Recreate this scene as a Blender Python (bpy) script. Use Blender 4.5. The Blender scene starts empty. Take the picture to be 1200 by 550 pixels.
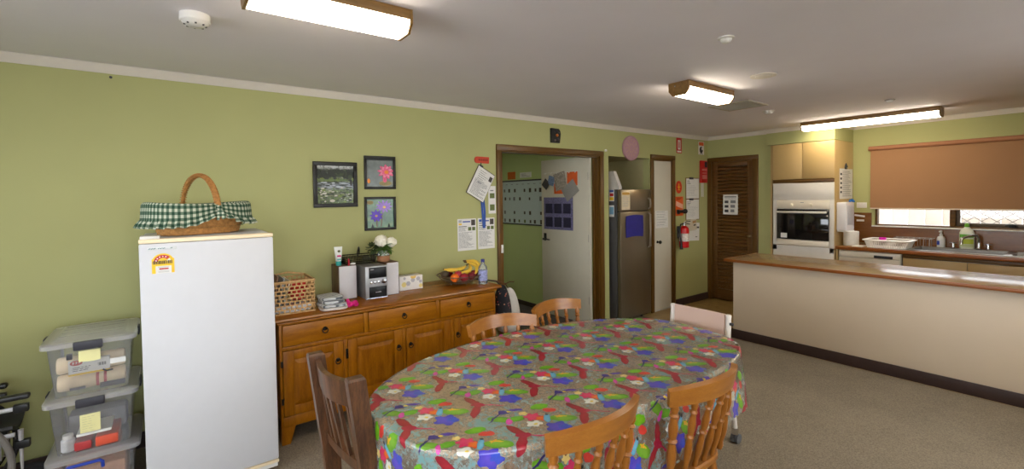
import bpy, bmesh, math, random
from mathutils import Vector, Matrix
random.seed(7)
SC = bpy.context.scene
COL = SC.collection
PI = math.pi
R = math.radians

# ------------------------------------------------------------------ materials
def lin(c):
    out = []
    for v in c[:3]:
        v = v / 255.0
        out.append(v / 12.92 if v <= 0.04045 else ((v + 0.055) / 1.055) ** 2.4)
    return (out[0], out[1], out[2], 1.0)

class NT:
    """small wrapper round a material node tree"""
    def __init__(self, name):
        self.m = bpy.data.materials.new(name)
        self.m.use_nodes = True
        self.t = self.m.node_tree
        self.t.nodes.clear()
        self.out = self.t.nodes.new('ShaderNodeOutputMaterial')
    def n(self, typ, **kw):
        nd = self.t.nodes.new(typ)
        for k, v in kw.items():
            setattr(nd, k, v)
        return nd
    def l(self, a, b):
        self.t.links.new(a, b)
    def math(self, op, a, b=None, c=None):
        nd = self.n('ShaderNodeMath', operation=op)
        for i, v in enumerate((a, b, c)):
            if v is None: continue
            if isinstance(v, (int, float)): nd.inputs[i].default_value = v
            else: self.l(v, nd.inputs[i])
        return nd.outputs[0]
    def vmath(self, op, a, b=None):
        nd = self.n('ShaderNodeVectorMath', operation=op)
        for i, v in enumerate((a, b)):
            if v is None: continue
            if isinstance(v, (tuple, list)): nd.inputs[i].default_value = v
            else: self.l(v, nd.inputs[i])
        return nd.outputs['Value'] if op in ('DOT_PRODUCT', 'LENGTH') else nd.outputs[0]
    def mix(self, f, a, b):
        nd = self.n('ShaderNodeMix', data_type='RGBA')
        for s, v in ((0, f), (6, a), (7, b)):
            if isinstance(v, (int, float)): nd.inputs[s].default_value = v
            elif isinstance(v, (tuple, list)): nd.inputs[s].default_value = v
            else: self.l(v, nd.inputs[s])
        return nd.outputs[2]
    def ramp(self, f, stops):
        nd = self.n('ShaderNodeValToRGB')
        e = nd.color_ramp.elements
        while len(e) < len(stops): e.new(0.5)
        for el, (p, c) in zip(e, stops):
            el.position = p; el.color = c
        self.l(f, nd.inputs[0])
        return nd.outputs[0]
    def coord(self, kind='Object', scale=(1, 1, 1), rot=(0, 0, 0)):
        tc = self.n('ShaderNodeTexCoord')
        mp = self.n('ShaderNodeMapping')
        mp.inputs['Scale'].default_value = scale
        mp.inputs['Rotation'].default_value = rot
        self.l(tc.outputs[kind], mp.inputs[0])
        return mp.outputs[0]
    def noise(self, vec, scale, detail=3, rough=0.5):
        nd = self.n('ShaderNodeTexNoise')
        nd.inputs['Scale'].default_value = scale
        nd.inputs['Detail'].default_value = detail
        nd.inputs['Roughness'].default_value = rough
        self.l(vec, nd.inputs['Vector'])
        return nd.outputs['Fac']
    def bsdf(self, color, rough=0.5, metal=0.0, spec=0.5):
        b = self.n('ShaderNodeBsdfPrincipled')
        if isinstance(color, (tuple, list)): b.inputs['Base Color'].default_value = color
        else: self.l(color, b.inputs['Base Color'])
        if isinstance(rough, (int, float)): b.inputs['Roughness'].default_value = rough
        else: self.l(rough, b.inputs['Roughness'])
        b.inputs['Metallic'].default_value = metal
        b.inputs['Specular IOR Level'].default_value = spec
        self.l(b.outputs[0], self.out.inputs[0])
        return b
    def bump(self, b, h, strength=0.2, dist=0.01):
        nd = self.n('ShaderNodeBump')
        nd.inputs['Strength'].default_value = strength
        nd.inputs['Distance'].default_value = dist
        self.l(h, nd.inputs['Height'])
        self.l(nd.outputs[0], b.inputs['Normal'])

def M(name, c, rough=0.5, metal=0.0, spec=0.4, var=0.06, scale=18.0, bump=0.0, bscale=150.0):
    t = NT(name)
    v = t.coord()
    f = t.noise(v, scale)
    a = lin(c)
    lo = tuple(x * (1 - var) for x in a[:3]) + (1,)
    hi = tuple(min(1, x * (1 + var)) for x in a[:3]) + (1,)
    b = t.bsdf(t.ramp(f, [(0.3, lo), (0.7, hi)]), rough, metal, spec)
    if bump:
        t.bump(b, t.noise(v, bscale, 2), bump, 0.002)
    return t.m

def WOOD(name, c1, c2, rough=0.4, stretch=(1, 12, 12), scale=3.0, spec=0.45, dark=None):
    t = NT(name)
    v = t.coord('Object', stretch)
    f = t.noise(v, scale, 6, 0.6)
    v2 = t.coord('Object', tuple(s * 5 for s in stretch))
    g = t.noise(v2, scale * 2, 2, 0.5)
    s = t.math('ADD', t.math('MULTIPLY', f, 0.7), t.math('MULTIPLY', g, 0.3))
    stops = [(0.32, lin(c1)), (0.68, lin(c2))]
    if dark: stops = [(0.25, lin(dark)), (0.42, lin(c1)), (0.7, lin(c2))]
    b = t.bsdf(t.ramp(s, stops), rough, 0, spec)
    t.bump(b, g, 0.08, 0.002)
    return t.m

def EMIT(name, c, s):
    t = NT(name)
    e = t.n('ShaderNodeEmission')
    e.inputs[0].default_value = lin(c); e.inputs[1].default_value = s
    t.l(e.outputs[0], t.out.inputs[0])
    return t.m

def CLEAR(name, c, alpha, rough=0.15, spec=0.5, tint=(255, 255, 255)):
    """see-through plastic or glass: part transparent, part coloured body, glossy skin"""
    t = NT(name)
    tr = t.n('ShaderNodeBsdfTransparent'); tr.inputs[0].default_value = lin(tint)
    p = t.n('ShaderNodeBsdfPrincipled')
    f = t.noise(t.coord(), 9.0)
    a = lin(c)
    t.l(t.ramp(f, [(0.3, tuple(x * .93 for x in a[:3]) + (1,)), (0.7, a)]), p.inputs['Base Color'])
    p.inputs['Roughness'].default_value = rough
    p.inputs['Specular IOR Level'].default_value = spec
    g = t.n('ShaderNodeBsdfGlossy'); g.inputs['Roughness'].default_value = rough
    fr = t.n('ShaderNodeFresnel'); fr.inputs[0].default_value = 1.4
    m1 = t.n('ShaderNodeMixShader'); m1.inputs[0].default_value = alpha
    t.l(tr.outputs[0], m1.inputs[1]); t.l(p.outputs[0], m1.inputs[2])
    m2 = t.n('ShaderNodeMixShader')
    t.l(fr.outputs[0], m2.inputs[0]); t.l(m1.outputs[0], m2.inputs[1]); t.l(g.outputs[0], m2.inputs[2])
    t.l(m2.outputs[0], t.out.inputs[0])
    return t.m

# ------------------------------------------------------------------ mesh building
class Fr:
    """a flat frame in space: origin, right, up, outward normal"""
    def __init__(s, o, u, v, n):
        s.o, s.u, s.v, s.n = Vector(o), Vector(u), Vector(v), Vector(n)
    def p(s, a, b, c=0.0):
        return s.o + s.u * a + s.v * b + s.n * c
LW = Fr((0, 0, 0), (0, 1, 0), (0, 0, 1), (1, 0, 0))          # on the long left wall: a = y, b = z
def BW(y): return Fr((0, y, 0), (1, 0, 0), (0, 0, 1), (0, -1, 0))   # on a wall facing the camera: a = x, b = z
def PX(x): return Fr((x, 0, 0), (0, 1, 0), (0, 0, 1), (1, 0, 0))

class MB:
    def __init__(s):
        s.v, s.f, s.m, s.uv = [], [], [], {}
    def add(s, verts, faces, mat=0):
        b = len(s.v)
        s.v += [Vector(p) for p in verts]
        for f in faces:
            s.f.append(tuple(i + b for i in f)); s.m.append(mat)
        return s
    def bm(s, bm, mat=0, mx=None):
        bm.verts.ensure_lookup_table()
        if mx is not None: bmesh.ops.transform(bm, matrix=mx, verts=bm.verts)
        vs = [v.co.copy() for v in bm.verts]
        idx = {v: i for i, v in enumerate(bm.verts)}
        s.add(vs, [tuple(idx[v] for v in f.verts) for f in bm.faces], mat)
        bm.free(); return s
    def box(s, lo, hi, bev=0.0, mat=0, seg=2, mx=None):
        lo, hi = Vector(lo), Vector(hi)
        bm = bmesh.new()
        bmesh.ops.create_cube(bm, size=1)
        d = hi - lo
        bmesh.ops.scale(bm, vec=d, verts=bm.verts)
        bmesh.ops.translate(bm, vec=(lo + hi) / 2, verts=bm.verts)
        if bev > 0:
            bev = min(bev, min(abs(x) for x in d) * 0.49)
            bmesh.ops.bevel(bm, geom=list(bm.edges), offset=bev, segments=seg, profile=0.5, affect='EDGES')
        return s.bm(bm, mat, mx)
    def fbox(s, fr, a0, a1, b0, b1, c0, c1, bev=0.0, mat=0, seg=2):
        mx = Matrix(((fr.u.x, fr.v.x, fr.n.x, fr.o.x), (fr.u.y, fr.v.y, fr.n.y, fr.o.y), (fr.u.z, fr.v.z, fr.n.z, fr.o.z), (0, 0, 0, 1)))
        return s.box((a0, b0, c0), (a1, b1, c1), bev, mat, seg, mx)
    def poly(s, pts, mat=0):
        return s.add(pts, [tuple(range(len(pts)))], mat)
    def fpoly(s, fr, pts, c=0.0, mat=0):
        return s.poly([fr.p(a, b, c) for a, b in pts], mat)
    def frect(s, fr, a0, a1, b0, b1, c=0.0, mat=0):
        return s.fpoly(fr, [(a0, b0), (a1, b0), (a1, b1), (a0, b1)], c, mat)
    def fell(s, fr, a, b, ra, rb, c=0.0, mat=0, n=20, rot=0.0):
        cr, sr = math.cos(rot), math.sin(rot)
        pts = []
        for i in range(n):
            x, y = ra * math.cos(2 * PI * i / n), rb * math.sin(2 * PI * i / n)
            pts.append((a + x * cr - y * sr, b + x * sr + y * cr))
        return s.fpoly(fr, pts, c, mat)
    def prism(s, pts, vec, mat=0):
        """closed outline (3-d points) pushed along vec"""
        n = len(pts); vec = Vector(vec)
        a = [Vector(p) for p in pts]; b = [p + vec for p in a]
        fs = [tuple(range(n - 1, -1, -1)), tuple(range(n, 2 * n))]
        fs += [(i, (i + 1) % n, n + (i + 1) % n, n + i) for i in range(n)]
        return s.add(a + b, fs, mat)
    def fprism(s, fr, pts, c0, c1, mat=0):
        return s.prism([fr.p(a, b, c0) for a, b in pts], fr.n * (c1 - c0), mat)
    def tube(s, pts, rad, n=10, closed=False, mat=0, caps=True, flat=None):
        pts = [Vector(p) for p in pts]; k = len(pts)
        if isinstance(rad, (int, float)): rad = [rad] * k
        rings = []; up = None
        for i, p in enumerate(pts):
            if closed: t = pts[(i + 1) % k] - pts[i - 1]
            else: t = pts[min(i + 1, k - 1)] - pts[max(i - 1, 0)]
            t.normalize()
            if up is None:
                up = Vector((0, 0, 1)) if abs(t.z) < 0.9 else Vector((1, 0, 0))
            u = up - t * up.dot(t)
            if u.length < 1e-6: u = t.orthogonal()
            u.normalize(); w = t.cross(u); up = u
            fu, fw = (1, 1) if flat is None else flat
            rings.append([p + (u * (fu * math.cos(2 * PI * j / n)) + w * (fw * math.sin(2 * PI * j / n))) * rad[i] for j in range(n)])
        vs = [q for r in rings for q in r]; fs = []
        for i in range(k if closed else k - 1):
            a, b = i * n, ((i + 1) % k) * n
            fs += [(a + j, a + (j + 1) % n, b + (j + 1) % n, b + j) for j in range(n)]
        if caps and not closed:
            fs += [tuple(range(n - 1, -1, -1)), tuple(range((k - 1) * n, k * n))]
        return s.add(vs, fs, mat)
    def lathe(s, prof, o=(0, 0, 0), axis=(0, 0, 1), n=24, mat=0, sx=1.0, sy=1.0, rot=0.0):
        o = Vector(o); ax = Vector(axis).normalized()
        u = ax.orthogonal().normalized() if abs(ax.z) < 0.999 else Vector((1, 0, 0))
        w = ax.cross(u)
        vs, fs = [], []
        for r, z in prof:
            for j in range(n):
                a = 2 * PI * j / n
                x, y = r * sx * math.cos(a), r * sy * math.sin(a)
                x, y = x * math.cos(rot) - y * math.sin(rot), x * math.sin(rot) + y * math.cos(rot)
                vs.append(o + u * x + w * y + ax * z)
        k = len(prof)
        for i in range(k - 1):
            fs += [(i * n + j, i * n + (j + 1) % n, (i + 1) * n + (j + 1) % n, (i + 1) * n + j) for j in range(n)]
        if prof[0][0] > 1e-5: fs.append(tuple(range(n - 1, -1, -1)))
        if prof[-1][0] > 1e-5: fs.append(tuple(range((k - 1) * n, k * n)))
        return s.add(vs, fs, mat)
    def cyl(s, p0, p1, r0, r1=None, n=16, mat=0):
        p0, p1 = Vector(p0), Vector(p1)
        r1 = r0 if r1 is None else r1
        L = (p1 - p0).length
        return s.lathe([(r0, 0), (r1, L)], p0, p1 - p0, n, mat)
    def ball(s, c, r, n=14, mat=0, mx=None):
        rx, ry, rz = (r, r, r) if isinstance(r, (int, float)) else r
        bm = bmesh.new()
        bmesh.ops.create_uvsphere(bm, u_segments=n, v_segments=max(6, n * 2 // 3), radius=1)
        bmesh.ops.scale(bm, vec=(rx, ry, rz), verts=bm.verts)
        if mx is not None: bmesh.ops.transform(bm, matrix=mx, verts=bm.verts)
        bmesh.ops.translate(bm, vec=c, verts=bm.verts)
        return s.bm(bm, mat)
    def grid(s, fn, nu, nv, mat=0, wrap=False):
        vs = [fn(i / nu, j / nv) for j in range(nv + 1) for i in range(nu if wrap else nu + 1)]
        w = nu if wrap else nu + 1
        fs = []
        for j in range(nv):
            for i in range(nu):
                i2 = (i + 1) % nu if wrap else i + 1
                fs.append((j * w + i, j * w + i2, (j + 1) * w + i2, (j + 1) * w + i))
        return s.add(vs, fs, mat)
    def sheet(s, fn, nu, nv, thick, mat=0):
        """a curved panel with real thickness; fn gives point, offset along local normal"""
        P = [[Vector(fn(i / nu, j / nv)) for i in range(nu + 1)] for j in range(nv + 1)]
        def nrm(i, j):
            a = P[j][min(i + 1, nu)] - P[j][max(i - 1, 0)]
            b = P[min(j + 1, nv)][i] - P[max(j - 1, 0)][i]
            c = a.cross(b)
            return c.normalized() if c.length > 1e-9 else Vector((0, 0, 1))
        w = nu + 1; N = w * (nv + 1)
        vs = [P[j][i] + nrm(i, j) * thick / 2 for j in range(nv + 1) for i in range(w)]
        vs += [P[j][i] - nrm(i, j) * thick / 2 for j in range(nv + 1) for i in range(w)]
        fs = []
        for j in range(nv):
            for i in range(nu):
                q = (j * w + i, j * w + i + 1, (j + 1) * w + i + 1, (j + 1) * w + i)
                fs.append(q); fs.append(tuple(N + k for k in reversed(q)))
        rim = [i for i in range(w)] + [j * w + nu for j in range(1, nv + 1)] + [nv * w + i for i in range(nu - 1, -1, -1)] + [j * w for j in range(nv - 1, 0, -1)]
        for k in range(len(rim)):
            a, b = rim[k], rim[(k + 1) % len(rim)]
            fs.append((a, N + a, N + b, b))
        return s.add(vs, fs, mat)
    def build(s, name, mats, parent=None, local=False, smooth=35, origin=None):
        """link as ONE mesh object; world coordinates unless local"""
        if not isinstance(mats, (list, tuple)): mats = [mats]
        me = bpy.data.meshes.new(name)
        if origin is None and parent is None:
            xs = [v.x for v in s.v]; ys = [v.y for v in s.v]; zs = [v.z for v in s.v]
            origin = Vector(((min(xs) + max(xs)) / 2, (min(ys) + max(ys)) / 2, min(zs)))
        if parent is not None and not local:
            w = WORLD(parent).inverted()
            vs = [w @ v for v in s.v]; origin = None
        elif parent is None:
            origin = Vector(origin); vs = [v - origin for v in s.v]
        else:
            vs = s.v
        me.from_pydata([tuple(v) for v in vs], [], s.f)
        for m in mats: me.materials.append(m)
        for i, p in enumerate(me.polygons):
            p.material_index = s.m[i]; p.use_smooth = bool(smooth)
        if s.uv:
            lay = me.uv_layers.new(name='UVMap')
            for lp in me.loops:
                lay.data[lp.index].uv = s.uv[lp.vertex_index]
        me.validate()
        me.update()
        if smooth: me.set_sharp_from_angle(angle=R(smooth))
        o = bpy.data.objects.new(name, me)
        COL.objects.link(o)
        if parent is not None: o.parent = parent
        elif origin is not None: o.location = origin
        return o

_W = {}
def WORLD(o):
    m = Matrix.LocRotScale(o.location, o.rotation_euler, o.scale)
    if o.parent is not None: m = WORLD(o.parent) @ m
    return m

def fixn(o):
    bm = bmesh.new(); bm.from_mesh(o.data)
    bmesh.ops.recalc_face_normals(bm, faces=bm.faces)
    bm.to_mesh(o.data); bm.free()
    return o

def tag(o, label, cat, group=None, kind=None):
    o['label'] = label; o['category'] = cat
    if group: o['group'] = group
    if kind: o['kind'] = kind
    return o

def thing(name, label, cat, loc=(0, 0, 0), rz=0.0, group=None):
    o = bpy.data.objects.new(name, None)
    o.empty_display_size = 0.1
    COL.objects.link(o)
    o.location = loc; o.rotation_euler = (0, 0, rz)
    return tag(o, label, cat, group)

def struct(name, mb, mats, parent=None, label=None, smooth=35):
    o = mb.build(name, mats, parent, smooth=smooth)
    if parent is None: o['kind'] = 'structure'
    if label: o['label'] = label
    return o

def dup(root, loc, rz, label, group=None):
    r = root.copy(); COL.objects.link(r)
    r.location = loc; r.rotation_euler = (0, 0, rz); r['label'] = label
    if group: r['group'] = group
    for ch in list(root.children):
        c = ch.copy(); COL.objects.link(c); c.parent = r
        for g in list(ch.children):
            d = g.copy(); COL.objects.link(d); d.parent = c
    return r
LAMP, SKY, EXPO = 9.5, 6.2, 1.14
ADDED_LAMPS = [(3.2, -1.2, 0), (4.4, 1.6, 90), (4.3, 4.0, 90)]
# ------------------------------------------------------------------ shared materials
GREEN = M('wall_green', (174, 174, 118), 0.7, var=0.025, scale=2.5, bump=0.05, bscale=220)
GREEN2 = M('wall_sage', (186, 200, 138), 0.7, var=0.03, scale=2.5)
CEIL = M('ceiling_paint', (234, 230, 238), 0.8, var=0.02, scale=2)
CORN = M('cornice_paint', (226, 218, 208), 0.6, var=0.02)
WHITE = M('white_paint', (226, 224, 220), 0.45, var=0.02)
DOORW = M('door_white', (208, 202, 186), 0.4, var=0.03, scale=4)
CREAMW = M('cream_laminate', (196, 166, 112), 0.35, var=0.02, scale=3)
ISL = M('island_laminate', (214, 196, 174), 0.45, var=0.02, scale=3)
OVW = M('oven_white', (226, 220, 212), 0.3, var=0.02)
TRIM = WOOD('trim_timber', (76, 50, 15), (110, 75, 24), 0.35, (10, 10, 1), 4)
TRIMH = WOOD('trim_timber_long', (76, 50, 15), (110, 75, 24), 0.35, (10, 1, 10), 4)
TRIMX = WOOD('trim_timber_cross', (76, 50, 15), (110, 75, 24), 0.35, (1, 10, 10), 4)
DKB = M('dark_skirting', (58, 42, 40), 0.45, var=0.08)
LOUV = WOOD('louvre_timber', (74, 48, 18), (114, 76, 32), 0.4, (1, 10, 14), 4)
PINE = WOOD('honey_pine', (140, 82, 2), (174, 110, 6), 0.36, (12, 1.6, 12), 3, dark=(112, 64, 2), spec=0.3)
PINEV = WOOD('honey_pine_upright', (140, 82, 2), (174, 110, 6), 0.36, (12, 12, 1.6), 3, dark=(112, 64, 2), spec=0.3)
PINET = WOOD('honey_pine_top', (118, 66, 14), (150, 90, 26), 0.16, (12, 1.2, 12), 3, spec=0.6)
CHW = WOOD('chair_beech', (136, 82, 26), (166, 108, 44), 0.3, (1.5, 10, 10), 3)
CHV = WOOD('chair_beech_turned', (134, 79, 24), (164, 104, 40), 0.3, (10, 10, 1.5), 3)
DKW = WOOD('dark_oak', (66, 42, 27), (116, 76, 48), 0.35, (9, 9, 1.3), 4, dark=(44, 28, 19))
BENCH = WOOD('counter_top_laminate', (150, 122, 84), (172, 144, 102), 0.24, (1.2, 9, 9), 4, spec=0.55)
BEDGE = WOOD('counter_edge_timber', (124, 66, 20), (158, 90, 34), 0.3, (1.2, 12, 12), 4)
SPL = WOOD('splashback_laminate', (98, 60, 26), (130, 84, 42), 0.22, (1, 8, 8), 3)
STEEL = M('brushed_steel', (168, 162, 154), 0.3, 0.9, var=0.05, scale=6)
CHROME = M('chrome', (215, 215, 218), 0.12, 1.0, var=0.01)
BLACK = M('black_plastic', (26, 26, 28), 0.4, var=0.1)
DGREY = M('dark_grey', (58, 58, 64), 0.5, var=0.08)
IRON = M('black_iron', (24, 20, 18), 0.35, 0.5, var=0.1)
PAPER = M('white_paper', (226, 224, 220), 0.7, var=0.02)
INK = M('grey_print', (120, 120, 124), 0.7, var=0.1)
INKD = M('dark_print', (48, 48, 54), 0.7, var=0.2)
INKL = M('pale_print', (176, 176, 178), 0.7, var=0.08)
RED = M('sign_red', (190, 34, 30), 0.4, var=0.05)
ORANGE = M('sign_orange', (222, 92, 30), 0.5, var=0.05)
YELLOW = M('label_yellow', (240, 196, 40), 0.5, var=0.03)
BLUE = M('print_blue', (60, 90, 170), 0.6, var=0.1)
PHOTO1 = M('photo_dark_print', (70, 62, 58), 0.5, var=0.5, scale=120)
PHOTO2 = M('photo_green_print', (96, 108, 60), 0.5, var=0.5, scale=120)
WICK = M('wicker', (176, 124, 66), 0.6, var=0.25, scale=60, bump=0.3, bscale=300)
BLIND = M('blind_fabric', (162, 120, 84), 0.75, var=0.02, scale=4, bump=0.1, bscale=600)

# carpet: mottled grey-brown loop pile
t = NT('carpet')
v = t.coord()
f = t.math('ADD', t.math('MULTIPLY', t.noise(v, 160, 2), 0.82), t.math('MULTIPLY', t.noise(v, 5, 3), 0.18))
b = t.bsdf(t.ramp(f, [(0.35, lin((122, 112, 98))), (0.65, lin((156, 144, 126)))]), 0.95, 0, 0.1)
t.bump(b, t.noise(v, 420, 2), 0.35, 0.004)
CARPET = t.m
# kitchen vinyl
t = NT('vinyl_floor')
v = t.coord()
f = t.noise(v, 14, 4)
t.bsdf(t.ramp(f, [(0.3, lin((132, 106, 60))), (0.7, lin((162, 134, 84)))]), 0.35, 0, 0.4)
VINYL = t.m
DFLOOR = M('dark_carpet', (74, 70, 70), 0.95, var=0.12, scale=200)

CZ = 2.40          # ceiling height
YB = 6.433         # wall with the louvred door
YK = 7.00          # kitchen window wall
XR, YR = 5.2, -2.5

# ------------------------------------------------------------------ floors and ceiling
struct('floor', MB().box((0, YR, -0.06), (XR, 4.84, 0)), CARPET)
struct('floor', MB().box((0, 4.84, -0.06), (XR, YK, 0.0005)).box((-0.75, 4.24, -0.06), (0, 5.04, 0.0005)), VINYL)
struct('floor', MB().box((-3.3, 1.0, -0.06), (0, 4.16, 0.0)), DFLOOR)
struct('ceiling', MB().box((0, YR, CZ), (XR, YK, CZ + 0.1)), CEIL)
struct('ceiling', MB().box((-3.3, 1.0, CZ), (-0.1, 4.16, CZ + 0.1)), CEIL)

# ------------------------------------------------------------------ left wall (x = 0) with its three openings
w = MB()
T = -0.1
for y0, y1, z0, z1 in ((YR, 2.645, 0, CZ), (2.645, 4.085, 2.035, CZ), (4.085, 4.243, 0, CZ), (4.243, 5.035, 2.037, CZ),
                       (5.035, 5.105, 0, CZ), (5.105, 5.53, 2.04, CZ), (5.53, YB + 0.1, 0, CZ)):
    w.box((T, y0, z0), (0, y1, z1))
struct('wall_left', w, GREEN)
# fridge alcove lining
w = MB()
w.box((-0.85, 4.243, 0), (-0.75, 5.035, 2.037)).box((-0.85, 4.17, 0), (T, 4.243, 2.1)).box((-0.85, 5.035, 0), (T, 5.09, 2.1))
w.box((-0.85, 4.17, 2.037), (T, 5.09, 2.1))
struct('wall_alcove', w, M('alcove_paint', (176, 166, 122), 0.7, var=0.02))
# the room beyond the open door
w = MB()
w.box((-3.3, 4.06, 0), (T, 4.16, CZ)).box((-3.4, 1.0, 0), (-3.3, 4.16, CZ)).box((-3.4, 0.9, 0), (T, 1.0, CZ))
struct('wall_hall', w, GREEN2)
struct('baseboard_hall', MB().fbox(BW(4.06), -3.29, -0.12, 0, 0.06, 0, 0.012), DKB)

# back wall with the louvred door, and the kitchen recess
w = MB()
w.box((-0.1, YB, 0), (0.06, YB + 0.1, CZ)).box((0.66, YB, 0), (0.86, YB + 0.1, CZ)).box((0.06, YB, 2.04), (0.66, YB + 0.1, CZ))
struct('wall_back', w, GREEN)
w = MB()
w.box((0.86, 6.385, 2.195), (1.64, YK, CZ)).box((0.86, 6.41, 0), (0.9, YK, 2.195))
struct('wall_soffit', w, GREEN)
w = MB()
WX0, WX1, WZ0, WZ1 = 1.872, 4.25, 1.142, 2.08
w.box((0.86, YK, 0), (WX0, YK + 0.1, CZ)).box((WX1, YK, 0), (XR, YK + 0.1, CZ))
w.box((WX0, YK, 0), (WX1, YK + 0.1, WZ0)).box((WX0, YK, WZ1), (WX1, YK + 0.1, CZ))
struct('wall_kitchen', w, GREEN)
# right and rear walls behind the camera, with window openings added to let daylight in
w = MB()
w.box((XR, YR, 0), (XR + 0.1, YK + 0.1, 0.8)).box((XR, YR, 2.1), (XR + 0.1, YK + 0.1, CZ))
for y0, y1 in ((YR, -1.7), (0.9, 2.6), (4.2, YK + 0.1)):
    w.box((XR, y0, 0.8), (XR + 0.1, y1, 2.1))
struct('wall_right', w, GREEN)
w = MB()
w.box((-0.1, YR - 0.1, 0), (XR + 0.1, YR, 0.8)).box((-0.1, YR - 0.1, 2.1), (XR + 0.1, YR, CZ))
for x0, x1 in ((-0.1, 0.9), (3.9, XR + 0.1)):
    w.box((x0, YR - 0.1, 0.8), (x1, YR, 2.1))
struct('wall_rear', w, GREEN)

# cornices
def cove(pts, name):
    w = MB()
    for (x0, y0), (x1, y1), (nx, ny) in pts:
        d = Vector((x1 - x0, y1 - y0, 0))
        prof = [(0, CZ - 0.05), (0.006, CZ - 0.05), (0.012, CZ - 0.045), (0.026, CZ - 0.018), (0.04, CZ - 0.006), (0.045, CZ), (0, CZ)]
        w.prism([(x0 + nx * a, y0 + ny * a, z) for a, z in prof], d)
    o = struct(name, w, CORN); fixn(o)
cove([((0, YR), (0, YB), (1, 0))], 'trim_1')
cove([((0.0, YB), (0.86, YB), (0, -1)), ((0.86, 6.385), (1.64, 6.385), (0, -1)), ((1.64, 6.385), (1.64, YK), (1, 0)), ((1.64, YK), (XR, YK), (0, -1))], 'trim_2')
# baseboards on the long wall and the back wall
w = MB()
for y0, y1 in ((YR, 2.59), (5.6, YB)):
    w.fbox(LW, y0, y1, 0, 0.1, 0, 0.016, 0.004)
struct('baseboard_left', w, DKB)
struct('baseboard_back', MB().fbox(BW(YB), 0.735, 0.86, 0, 0.1, 0, 0.016, 0.004), DKB)

# ------------------------------------------------------------------ wide doorway: frame and open white leaf
w = MB()
w.fbox(LW, 2.595, 2.66, 0, 2.03, -0.0, 0.022, 0.004).fbox(LW, 4.075, 4.141, 0, 2.03, -0.0, 0.022, 0.004)
w.box((T - 0.02, 2.645, 0), (0.0, 2.672, 2.03)).box((T - 0.02, 4.06, 0), (0.0, 4.085, 2.03))
w.box((-0.075, 4.045, 0), (-0.06, 4.06, 2.03)).box((-0.09, 2.672, 0), (-0.06, 2.684, 2.03))
struct('trim_3', w, TRIM)
w = MB()
w.fbox(LW, 2.595, 4.141, 2.025, 2.085, 0, 0.024, 0.004).box((T - 0.02, 2.645, 2.012), (0.0, 4.085, 2.035))
struct('trim_4', w, TRIMH)
LEAF = Fr((-0.13, 4.035, 0), (-0.9985, -0.055, 0), (0, 0, 1), (0.055, -0.9985, 0))   # a runs from hinge to free edge
d1 = struct('door_1', MB().fbox(LEAF, -0.03, 0.80, 0.01, 2.03, -0.018, 0.018, 0.002), DOORW)
h = MB()
h.lathe([(0.026, 0), (0.026, 0.008), (0.012, 0.012), (0.012, 0.045)], LEAF.p(0.735, 1.0, 0.018), LEAF.n, 18)
h.tube([LEAF.p(0.735, 1.0, 0.06), LEAF.p(0.68, 1.0, 0.064), LEAF.p(0.62, 0.995, 0.058)], [0.011, 0.009, 0.008], 10)
h.fbox(LEAF, 0.71, 0.76, 0.985, 1.075, 0.018, 0.024, 0.004)
h.build('door_handle', BLACK, d1)
h = MB()
for z in (0.25, 1.0, 1.75):
    h.cyl(LEAF.p(-0.006, z, 0.012), LEAF.p(-0.006, z + 0.09, 0.012), 0.008, n=10)
h.build('hinge', STEEL, d1)

# narrow cream cupboard door
w = MB()
w.fbox(LW, 5.047, 5.11, 0, 2.035, 0, 0.02, 0.004).fbox(LW, 5.525, 5.584, 0, 2.035, 0, 0.02, 0.004)
w.box((-0.09, 5.105, 0), (0, 5.118, 2.035)).box((-0.09, 5.515, 0), (0, 5.53, 2.035))
struct('trim_5', w, TRIM)
struct('trim_6', MB().fbox(LW, 5.047, 5.584, 2.03, 2.09, 0, 0.022, 0.004).box((-0.09, 5.105, 2.012), (0, 5.53, 2.04)), TRIMH)
d2 = struct('door_2', MB().fbox(LW, 5.12, 5.513, 0.012, 2.01, -0.035, -0.004, 0.002), DOORW)
h = MB().lathe([(0.018, 0), (0.018, 0.006), (0.008, 0.01), (0.008, 0.03), (0.022, 0.04), (0.024, 0.05), (0.016, 0.062), (0, 0.064)], (-0.004, 5.2, 0.93), (1, 0, 0), 16)
h.build('door_knob', BLACK, d2)
MB().fbox(LW, 5.11, 5.128, 1.24, 1.33, -0.004, 0.008, 0.002).build('latch', WHITE, d2)

# louvred brown door in the back wall
B = BW(YB)
w = MB().fbox(B, 0.002, 0.062, 0, 2.035, 0, 0.02, 0.004).fbox(B, 0.66, 0.735, 0, 2.035, 0, 0.02, 0.004)
w.box((0.06, YB, 0), (0.073, YB + 0.1, 2.035)).box((0.648, YB, 0), (0.66, YB + 0.1, 2.035))
struct('trim_7', w, TRIM)
struct('trim_8', MB().fbox(B, 0.002, 0.735, 2.03, 2.09, 0, 0.022, 0.004).box((0.06, YB, 2.02), (0.66, YB + 0.1, 2.04)), TRIMX)
d = MB()
d.fbox(B, 0.075, 0.145, 0.02, 2.018, -0.04, -0.006, 0.003).fbox(B, 0.578, 0.646, 0.02, 2.018, -0.04, -0.006, 0.003)
d.fbox(B, 0.145, 0.578, 0.02, 0.17, -0.04, -0.006, 0.003).fbox(B, 0.145, 0.578, 1.95, 2.018, -0.04, -0.006, 0.003)
d3 = struct('door_3', d, LOUV)
s = MB()
nsl = 36
for i in range(nsl):
    z = 0.175 + (1.77 / nsl) * i
    s.prism([B.p(0.145, z + 0.042, -0.036), B.p(0.145, z + 0.046, -0.031), B.p(0.145, z + 0.008, -0.006), B.p(0.145, z + 0.002, -0.009)], (0.433, 0, 0))
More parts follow.
